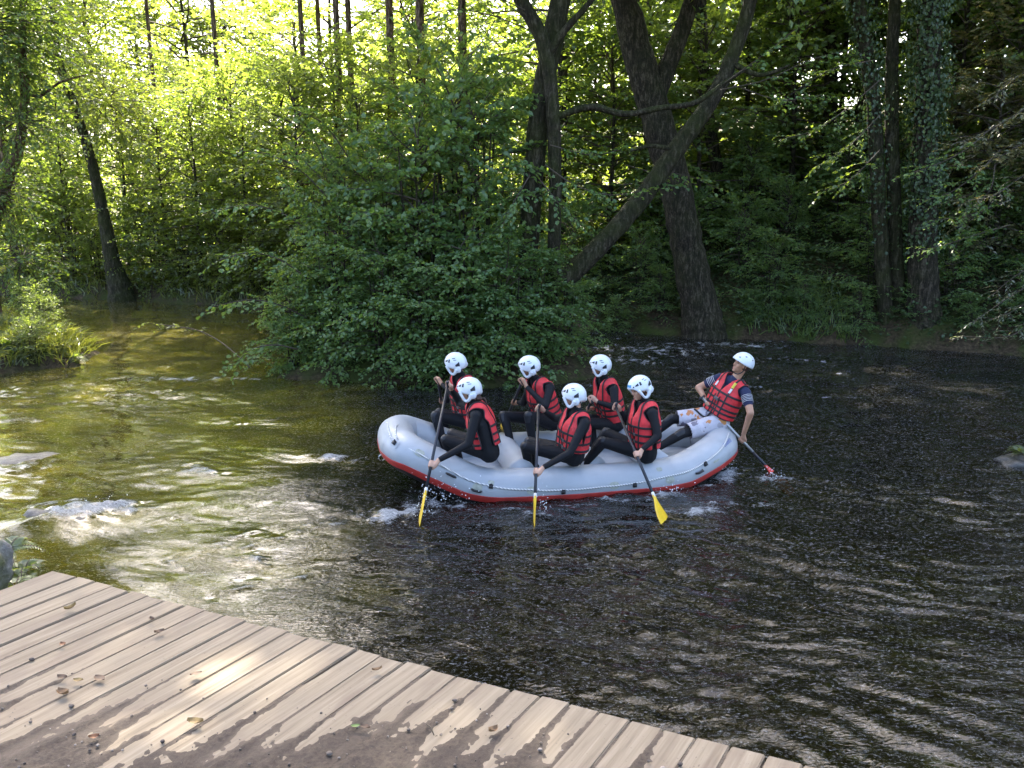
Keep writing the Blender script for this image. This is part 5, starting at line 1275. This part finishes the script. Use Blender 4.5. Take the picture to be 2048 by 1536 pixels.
def make_person(key, label, skin='skin', guide=False, hair=False, blue=False, body_scale=1.0):
    sp_ = PEOPLE[key]; J = {k: at_y(*v) for k, v in sp_.items() if k != 'face'}
    pd = PADDLES[key]; pt, pb = at_y(*pd['top']), at_y(*pd['bot']); sh_dir = unit(pb - pt)
    ts = np.linspace(0, 1, 300); ys_ = []
    for q in ts:
        p = pt + (pb - pt) * q; zz = p[2] - CAM_H; ys_.append(768 - F_PX * (p[1] * sp_r + zz * cp_r) / (p[1] * cp_r - zz * sp_r))
    lo = pt + (pb - pt) * ts[int(np.argmin(np.abs(np.array(ys_) - pd['lo'][1])))]
    k_ = body_scale
    lat = unit(J['shN'] - J['shF']); upv = unit(J['neck'] - J['hip']); lat = unit(lat - upv * (lat @ upv)); fw = np.cross(lat, upv)
    face = unit(sp_['face'])
    if fw @ face < 0: fw = -fw
    t_ax = unit(np.cross(sh_dir, fw)) if key != 'G' else sh_dir
    hiN, hiF = J['hip'] + lat * .085, J['hip'] - lat * .085
    for s_ in 'NF':
        kn, an = J['kn' + s_], J['an' + s_]; d = unit(an - kn); an = kn + d * .40; an[2] = max(an[2], .15); J['an' + s_] = an
    if key == 'G': hold = {'N': (lo, sh_dir), 'F': (pt + sh_dir * .05, sh_dir)}
    elif key[0] == 'N': hold = {'N': (lo, sh_dir), 'F': (pt, t_ax)}
    else: hold = {'N': (pt, t_ax), 'F': (lo, sh_dir)}
    chest = J['hip'] + (J['neck'] - J['hip']) * .62
    pr = []                                                          # (p0, r0, p1, r1, material)
    W = 'navy' if guide else 'neoprene'
    for sg in (-1, 1):
        pr.append((J['hip'] + lat * sg * .07, .118, chest + lat * sg * .075, .118, W))
        pr.append((chest + lat * sg * .075, .118, J['neck'] + lat * sg * .075 - upv * .075, .085, W))
    pr.append((J['shN'], .062, J['shF'], .062, W)); pr.append((J['neck'] - upv * .05, .075, J['neck'] + upv * .0, .060, W))
    up_h = unit(J['head'] - J['neck'] + np.array([0, 0, .08])); hc = J['head'].copy(); rgt = unit(np.cross(face, up_h)); uph = unit(np.cross(rgt, face))
    nk = hc - uph * .07 - face * .02
    pr.append((J['neck'] - upv * .02, .058, nk, .054, skin if guide else W)); pr.append((J['neck'] + (nk - J['neck']) * .55, .054, nk, .054, skin))
    for s_ in 'NF':
        sh, el = J['sh' + s_], J['el' + s_]; hcen, ax = hold[s_]; dirw = unit(el - hcen); wr = hcen + dirw * .085
        if guide:
            mid = sh + (el - sh) * .55; pr.append((sh, .064, mid, .060, W)); pr.append((mid, .050, el, .042, skin)); pr.append((el, .043, wr, .028, skin))
        else:
            pr.append((sh, .060, el, .046, W)); pr.append((el, .046, el + (wr - el) * .93, .031, W)); pr.append((el + (wr - el) * .9, .026, wr, .025, skin))
        for q in hand_prims(hcen, wr, ax, .016, 1 if s_ == 'N' else -1): pr.append((*q, skin))
        hi = hiN if s_ == 'N' else hiF; kn, an = J['kn' + s_], J['an' + s_]
        pr.append((hi, .098, kn, .064, 'neoprene')); pr.append((kn, .064, kn + (an - kn) * .4, .056, 'neoprene')); pr.append((kn + (an - kn) * .4, .056, an, .040, 'neoprene'))
        ff = unit(fw * np.array([1, 1, 0])); pr.append((an - ff * .03 - XYZ[2] * .03, .042, an + ff * .16 - XYZ[2] * .045, .034, 'neoprene'))
        pk = unit(kn - (hi + an) / 2); pr.append((kn + pk * .012, .060, kn + pk * .012 + unit(an - kn) * .07, .055, 'kneepad'))
    # head: skull, jaw, chin, nose, brow, lips, ears
    hp = [((hc + uph * .015 - face * .012), (face, rgt, uph), (.098, .076, .100)), ((hc + face * .030 - uph * .050), (face, rgt, uph), (.062, .056, .066)), ((hc + face * .078 - uph * .092), (face, rgt, uph), (.022, .024, .020)),
          ((hc + face * .096 - uph * .022), (face, rgt, uph), (.020, .013, .020)), ((hc + face * .090 + uph * .005), (face, rgt, uph), (.012, .010, .028)), ((hc + face * .076 + uph * .028), (face, rgt, uph), (.018, .056, .014)),
          ((hc + face * .086 - uph * .060), (face, rgt, uph), (.012, .023, .007)), ((hc + face * .084 - uph * .070), (face, rgt, uph), (.012, .021, .008)),
          ((hc + face * .062 - uph * .025 + rgt * .040), (face, rgt, uph), (.024, .020, .022)), ((hc + face * .062 - uph * .025 - rgt * .040), (face, rgt, uph), (.024, .020, .022)),
          ((hc + rgt * .080 - uph * .012 - face * .005), (face, rgt, uph), (.018, .010, .030)), ((hc - rgt * .080 - uph * .012 - face * .005), (face, rgt, uph), (.018, .010, .030))]
    mb = MB()
    for (a, ra, b, rb, m_) in pr: mb.capsule(a, ra, b, rb, 12, 3)
    for q in hp: mb.ellipsoid(*q)
    me = remesh(mb, .0080)
    nV = len(me.vertices); V = np.empty(nV * 3); me.vertices.foreach_get('co', V); V = V.reshape(-1, 3)
    mats = sorted({m_ for *_, m_ in pr} | {skin})
    def classify(P):
        best = np.full(len(P), 1e9); idx = np.zeros(len(P), int)
        for (a, ra, b, rb, m_) in pr:
            d = cap_dist(P, np.asarray(a), np.asarray(b), ra, rb); k = d < best; best[k] = d[k]; idx[k] = mats.index(m_)
        for (c0, ax, rr) in hp:
            q = np.sqrt(sum(((P - c0) @ a / r_) ** 2 for a, r_ in zip(ax, rr))); d = (q - 1) * min(rr); k = d < best; best[k] = d[k]; idx[k] = mats.index(skin)
        return idx
    vi = classify(V); lap(me, np.where(vi == mats.index(skin), .22, .5), 3)
    FC = np.empty(len(me.polygons) * 3); me.polygons.foreach_get('center', FC); FC = FC.reshape(-1, 3)
    base = np.array([J['hip'][0], J['hip'][1], J['hip'][2] - .12])
    root = empty('person', base); tag(root, label, 'person')
    me.materials.clear()
    for m_ in mats: me.materials.append(M[m_])
    me.polygons.foreach_set('material_index', classify(FC).astype(np.int32)); me.polygons.foreach_set('use_smooth', [True] * len(me.polygons))
    me.transform(Matrix.Translation(-Vector(base))); link('body', me, None, root)
    for sg in (-1, 1):
        MB().ellipsoid(hc + face * .080 + rgt * sg * .032 + uph * .008, (face, rgt, uph), (.008, .013, .006), 10, 6).build('eye', M['eye'], root, base)
        MB().tube([hc + face * .094 + rgt * sg * .016 + uph * .026, hc + face * .090 + rgt * sg * .034 + uph * .031, hc + face * .076 + rgt * sg * .054 + uph * .026], [.003, .004, .002], 6).build('eyebrow', M['hair'], root, base)
    MB().tube([hc + face * .099 + rgt * .018 - uph * .065, hc + face * .101 - uph * .064, hc + face * .099 - rgt * .018 - uph * .065], .003, 6).build('lips', simple('lip', (.34, .12, .10), .5) if 'lip' not in M else M['lip'], root, base)
    hb = MB().ellipsoid(hc - face * .030 + uph * .000, (face, rgt, uph), (.088, .081, .088), 16, 9)
    if hair:
        nb = J['neck'] - fw * .07
        for k in range(9): hb.tube(bez([hc - face * .085 + rgt * (k - 4) * .012 - uph * .03, hc - face * .10 + rgt * (k - 4) * .012 - uph * .09, nb - fw * .03 + lat * (k - 4) * .010 + XYZ[2] * .03, nb - fw * .045 + lat * (k - 4) * .014 - XYZ[2] * .03], 4), np.linspace(.016, .007, 13), 6)
    hb.build('hair', M['hair'], root, base)
    make_helmet(root, base, hc, face, uph, guide, blue)
    # life vest: padded shell round the torso, cut out at arms, neck and waist
    vb = MB(); g = .034
    for (a, ra, b, rb, m_) in pr[:4]: vb.capsule(a, ra + g, b, rb + g, 16, 4)
    vb.capsule(J['shN'] - lat * .045, .062 + g * .75, J['shF'] + lat * .045, .062 + g * .75, 14, 4)
    vb.ellipsoid(chest + fw * .065 - upv * .03, (lat, upv, fw), (.15, .19, .105)); vb.ellipsoid(chest - fw * .065, (lat, upv, fw), (.15, .20, .10))
    vm = remesh(vb, .011); lap(vm, np.full(len(vm.vertices), .5), 5)
    bm = bmesh.new(); bm.from_mesh(vm); bpy.data.meshes.remove(vm)
    def cut(co_, no_):
        bmesh.ops.bisect_plane(bm, geom=list(bm.verts) + list(bm.edges) + list(bm.faces), plane_co=Vector(co_), plane_no=Vector(no_), clear_inner=True)
    cut(J['hip'] + upv * .085, upv)
    fl = []; armdir = {s_: unit(J['el' + s_] - J['sh' + s_]) for s_ in 'NF'}
    for f_ in bm.faces:
        c0 = np.array(f_.calc_center_median()); kill = False
        for s_, sg in (('N', 1), ('F', -1)):
            a = J['sh' + s_] + lat * sg * .01; d = c0 - a; axis = unit(unit(lat * sg) * .9 + armdir[s_] * .65)
            tpar = d @ axis
            if np.linalg.norm(d - axis * tpar) < .096 and tpar > -.055: kill = True
            if (c0 - J['sh' + s_]) @ (lat * sg) > .028: kill = True
        d = c0 - (J['neck'] + upv * .0); rad = d - upv * (d @ upv)
        if (d @ upv) > -.07 and math.hypot(rad @ lat / .098, (rad @ fw - .018) / .105) < 1: kill = True
        if (d @ upv) > -.20 and abs(rad @ lat) < .055 * (1 + (d @ upv) / .20) and rad @ fw > 0: kill = True
        if kill: fl.append(f_)
    bmesh.ops.delete(bm, geom=fl, context='FACES')
    parts = []; todo = set(bm.verts)
    while todo:                                                      # keep the main shell only
        st = [todo.pop()]; grp = set(st)
        while st:
            v = st.pop()
            for e in v.link_edges:
                w = e.other_vert(v)
                if w in todo: todo.discard(w); grp.add(w); st.append(w)
        parts.append(grp)
    parts.sort(key=len, reverse=True)
    for gq in parts[1:]: bmesh.ops.delete(bm, geom=list(gq), context='VERTS')
    for _ in range(6):
        bv = [v for v in bm.verts if v.is_boundary]; new = {}
        for v in bv:
            ns = [e.other_vert(v).co for e in v.link_edges if e.is_boundary]
            if len(ns) == 2: new[v] = v.co * .4 + (ns[0] + ns[1]) * .3
        for v, c0 in new.items(): v.co = c0
    bm.normal_update()
    loops_ = []; seen = set()                                        # edge piping
    for e0 in [e for e in bm.edges if e.is_boundary]:
        if e0 in seen: continue
        seen.add(e0); chain = [e0.verts[0], e0.verts[1]]; go = True
        while go:
            go = False
            for e in chain[-1].link_edges:
                if e.is_boundary and e not in seen: seen.add(e); chain.append(e.other_vert(chain[-1])); go = True; break
        if len(chain) > 12: loops_.append([np.array(v.co - v.normal * .010) for v in chain])
    vest_me = bpy.data.meshes.new('life_vest'); bm.to_mesh(vest_me); vest_me.transform(Matrix.Translation(-Vector(base)))
    vest_me.polygons.foreach_set('use_smooth', [True] * len(vest_me.polygons))
    vest = link('life_vest', vest_me, M['red_nylon'], root); md = vest.modifiers.new('thick', 'SOLIDIFY'); md.thickness = .024; md.offset = -1
    for lp in loops_:
        P_ = np.array(lp)
        for _ in range(2): P_[1:-1] = (P_[:-2] + 2 * P_[1:-1] + P_[2:]) / 4
        MB().tube(P_, .0085, 6).build('piping', M['webbing'], vest, base)
    def strap(axis, off, half, lim=None, mat='webbing', lift=.006, name='strap'):
        b2 = bm.copy(); A_ = np.asarray(axis, float); c1 = chest + A_ * (off + half); c0 = chest + A_ * (off - half)
        for co_, no_ in ((c1, -A_), (c0, A_)) + tuple(lim or ()):
            gm = list(b2.verts) + list(b2.edges) + list(b2.faces)
            if gm: bmesh.ops.bisect_plane(b2, geom=gm, plane_co=Vector(co_), plane_no=Vector(no_), clear_inner=True)
        if len(b2.faces) < 2: b2.free(); return
        b2.normal_update()
        for v in b2.verts: v.co += v.normal * lift
        m2 = bpy.data.meshes.new(name); b2.to_mesh(m2); b2.free(); m2.transform(Matrix.Translation(-Vector(base)))
        m2.polygons.foreach_set('use_smooth', [True] * len(m2.polygons))
        so = link(name, m2, M[mat], vest); q = so.modifiers.new('thick', 'SOLIDIFY'); q.thickness = .007; q.offset = -.9
    hs = (-.205, -.125, -.035) if not guide else (-.21, -.155, -.075, .02)
    for h_ in hs: strap(upv, h_, .0125)
    for sg in (-1, 1):
        strap(lat, sg * .112, .009); strap(lat, sg * .04, .008, [(chest - upv * .03, -upv), (chest, fw)])
    strap(lat, 0, .006, [(chest, fw)])
    if guide:
        strap(fw, .02, .012, [(chest + upv * .10, upv)], 'webbing', .010)
        for sg in (-1, 1): strap(lat, sg * .112, .012, [(chest + upv * .05, upv), (chest + upv * .11, -upv), (chest, fw)], 'white_stripe', .010, 'reflector')
        strap(lat, .112, .014, [(chest + upv * .12, upv), (chest + upv * .19, -upv), (chest, fw)], 'yellow_clip', .013, 'clip')
        strap(upv, -.075, .020, [(chest + lat * .03, -lat), (chest - lat * .03, lat), (chest, fw)], 'buckle', .012, 'buckle')
    else:
        for h_ in hs[:2]: strap(upv, h_, .018, [(chest + lat * .065, -lat), (chest + lat * .025, lat), (chest, fw)], 'buckle', .010, 'buckle')
    bm.free()
    if guide:
        sb = MB(); lp_ = upv * .0
        for s_, hi in (('N', hiN), ('F', hiF)): kn = J['kn' + s_]; sb.capsule(hi, .122, hi + (kn - hi) * .98, .098, 16, 4)
        sb.capsule(hiN, .125, hiF, .125, 16, 4); sb.capsule(J['hip'], .125, J['hip'] + upv * .1, .12, 16, 4)
        sm = remesh(sb, .011); lap(sm, np.full(len(sm.vertices), .5), 4); b3 = bmesh.new(); b3.from_mesh(sm)
        kill = []
        for f_ in b3.faces:
            c0 = np.array(f_.calc_center_median()); dd = []
            for s_, hi in (('N', hiN), ('F', hiF)): d = J['kn' + s_] - hi; dd.append((cap_dist(np.array([c0]), hi, J['kn' + s_], .12, .1)[0], ((c0 - hi) @ d) / (d @ d)))
            if min(dd)[1] > .86: kill.append(f_)
            elif (c0 - J['hip']) @ upv > .13: kill.append(f_)
        bmesh.ops.delete(b3, geom=kill, context='FACES'); b3.to_mesh(sm); b3.free(); sm.transform(Matrix.Translation(-Vector(base))); sm.materials.clear()
        sm.polygons.foreach_set('use_smooth', [True] * len(sm.polygons)); so = link('shorts', sm, M['shorts'], root); q = so.modifiers.new('thick', 'SOLIDIFY'); q.thickness = .006
        for s_ in 'NF':                                              # striped sleeves
            sh, el = J['sh' + s_], J['el' + s_]
            for k in range(5):
                c0 = sh + (el - sh) * (.22 + .07 * k); d = unit(el - sh); a = unit(np.cross(d, XYZ[1])); b = np.cross(d, a)
                MB().tube([c0 + .0645 * (math.cos(x_) * a + math.sin(x_) * b) for x_ in np.linspace(0, 2 * math.pi, 20)], .003, 5).build('sleeve_stripe', M['white_stripe'], root, base)
        MB().tube(bez([J['hip'] + upv * .14 + fw * .13, J['hip'] + fw * .17 - lat * .02, hiF + (J['knF'] - hiF) * .45 + XYZ[2] * .12 - XYZ[1] * .05], 5), .012, 6).build('tow_strap', M['webbing'], root, base)
    return pt, pb, t_ax

cp_r, sp_r = cp_, sp_
def make_paddle(key, pt, pb, t_ax, label, group=None):
    root = empty('paddle', pb); tag(root, label, 'paddle'); d = unit(pb - pt); L = np.linalg.norm(pb - pt) + .10; guide = key == 'G'
    bl = .46; s_end = L - bl
    face_n = {'N1': (0.9, 0.35, 0), 'N2': (1.0, 0.12, 0), 'N3': (0.55, -.8, 0), 'G': (.3, -.5, .8)}.get(key, (1, 0.2, 0))
    nrm = np.array(face_n, float); nrm = unit(nrm - d * (nrm @ d)); sd = np.cross(d, nrm)
    if guide:
        MB().tube([pt - d * .06, pt + d * (s_end - .20)], .0165, 10).build('shaft', M['alu'], root, pb)
        MB().tube([pt + d * (s_end - .20), pt + d * (s_end + .02)], .0172, 10).build('sleeve', M['paddle_black'], root, pb)
        MB().tube([pt + d * .16, pt + d * .22], .018, 10).build('ring', M['paddle_black'], root, pb)
    else:
        MB().tube([pt, pt + d * s_end], .0160, 10).build('shaft', M['paddle_black'], root, pb)
        MB().tube([pt + d * (s_end - .03), pt + d * (s_end + .03)], .0172, 10).build('collar', M['white_stripe'], root, pb)
    MB().tube([pt - t_ax * .055, pt + t_ax * .055] if not guide else [pt - sd * .05 - d * .06, pt + sd * .05 - d * .06], .0155, 10).build('grip', M['paddle_black'], root, pb)
    V = []; Fs = []; prof = [(0, .017, .016), (.05, .022, .017), (.12, .045, .013), (.20, .080, .010), (.30, .100, .008), (.40, .100, .006), (.445, .088, .005), (.46, .060, .004)]
    K = [-1, -.6, -.22, 0, .22, .6, 1]
    for s_, w, th in prof:
        for sg in (1, -1):
            for k in K: V.append(pt + d * (s_end + s_) + sd * w * k + nrm * sg * (th * (1 if abs(k) < .25 else .35) if s_ > .04 else th * math.sqrt(max(0.02, 1 - k * k))))
    nk = len(K)
    for i in range(len(prof) - 1):
        a = i * 2 * nk; b = (i + 1) * 2 * nk
        for k in range(nk - 1): Fs.append((a + k, b + k, b + k + 1, a + k + 1)); Fs.append((a + nk + k, a + nk + k + 1, b + nk + k + 1, b + nk + k))
        Fs.append((a, a + nk, b + nk, b)); Fs.append((a + nk - 1, b + nk - 1, b + 2 * nk - 1, a + 2 * nk - 1))
    a = (len(prof) - 1) * 2 * nk
    for k in range(nk - 1): Fs.append((a + k, a + nk + k, a + nk + k + 1, a + k + 1))
    MB().add(V, Fs).build('blade', M['blade_red' if guide else 'blade_yellow'], root, pb)

LABELS = {
 'N1': ('person with brown ponytail in red vest and white helmet reaching low at the bow', 'black paddle with yellow blade dipped beside the bow of the raft'),
 'N2': ('person in red vest seated mid raft on the landing stage side, arm straight down', 'black paddle held upright, its yellow blade edge on in the water amidships'),
 'N3': ('person in red vest looking down, white helmet with a blue mark on its front', 'black paddle slanting back, broad yellow blade facing the landing stage'),
 'F1': ('person with one bare hand raised at the bow, on the island side of the raft', 'black paddle held at the bow on the island side'),
 'F2': ('person holding a fist to the chin, seated amidships on the island side', 'black paddle of the paddler with a fist at the chin'),
 'F3': ('person in red vest on the island side, sitting just ahead of the leaning guide', 'black paddle half hidden beyond the raft, ahead of the guide'),
 'G': ('guide in floral shorts and striped navy sleeves leaning back on the stern', 'long silver shafted paddle with red blade trailing behind the stern')}
for key in PEOPLE:
    pt, pb, ta = make_person(key, LABELS[key][0], 'tan' if key in ('G', 'F1', 'F2') else 'skin', key == 'G', key == 'N1', key == 'N3')
    make_paddle(key, pt, pb, ta, LABELS[key][1])

# drops thrown up by paddles and stern
rs = np.random.RandomState(12); mb = MB()
for (px, py, n, sx, sz) in [(885, 1000, 130, .30, .16), (845, 1030, 60, .12, .10), (1085, 1022, 40, .08, .12), (1340, 985, 40, .2, .06), (1455, 945, 60, .16, .12), (1545, 955, 40, .12, .06), (215, 1020, 50, .3, .08)]:
    q = at_z(px, py, .03)
    for k in range(n):
        r = .0025 + .005 * rs.rand() ** 2; mb.ellipsoid(q + np.array([rs.normal(0, sx * .5), rs.normal(0, .05), abs(rs.normal(0, sz))]), XYZ, (r, r, r * 1.2), 6, 4)
t = NT('water_drop'); t.principled((0.8, 0.83, 0.86), 0.1, None, spec=0.8)
tag(mb.build('water_drops', t.m), 'fine splashes of water thrown up round paddles and stern', 'splash', kind='stuff')
for k_, o_ in PROTO.items():
    if k_ not in USED:
        for c_ in list(o_.children): bpy.data.objects.remove(c_)
        bpy.data.objects.remove(o_)
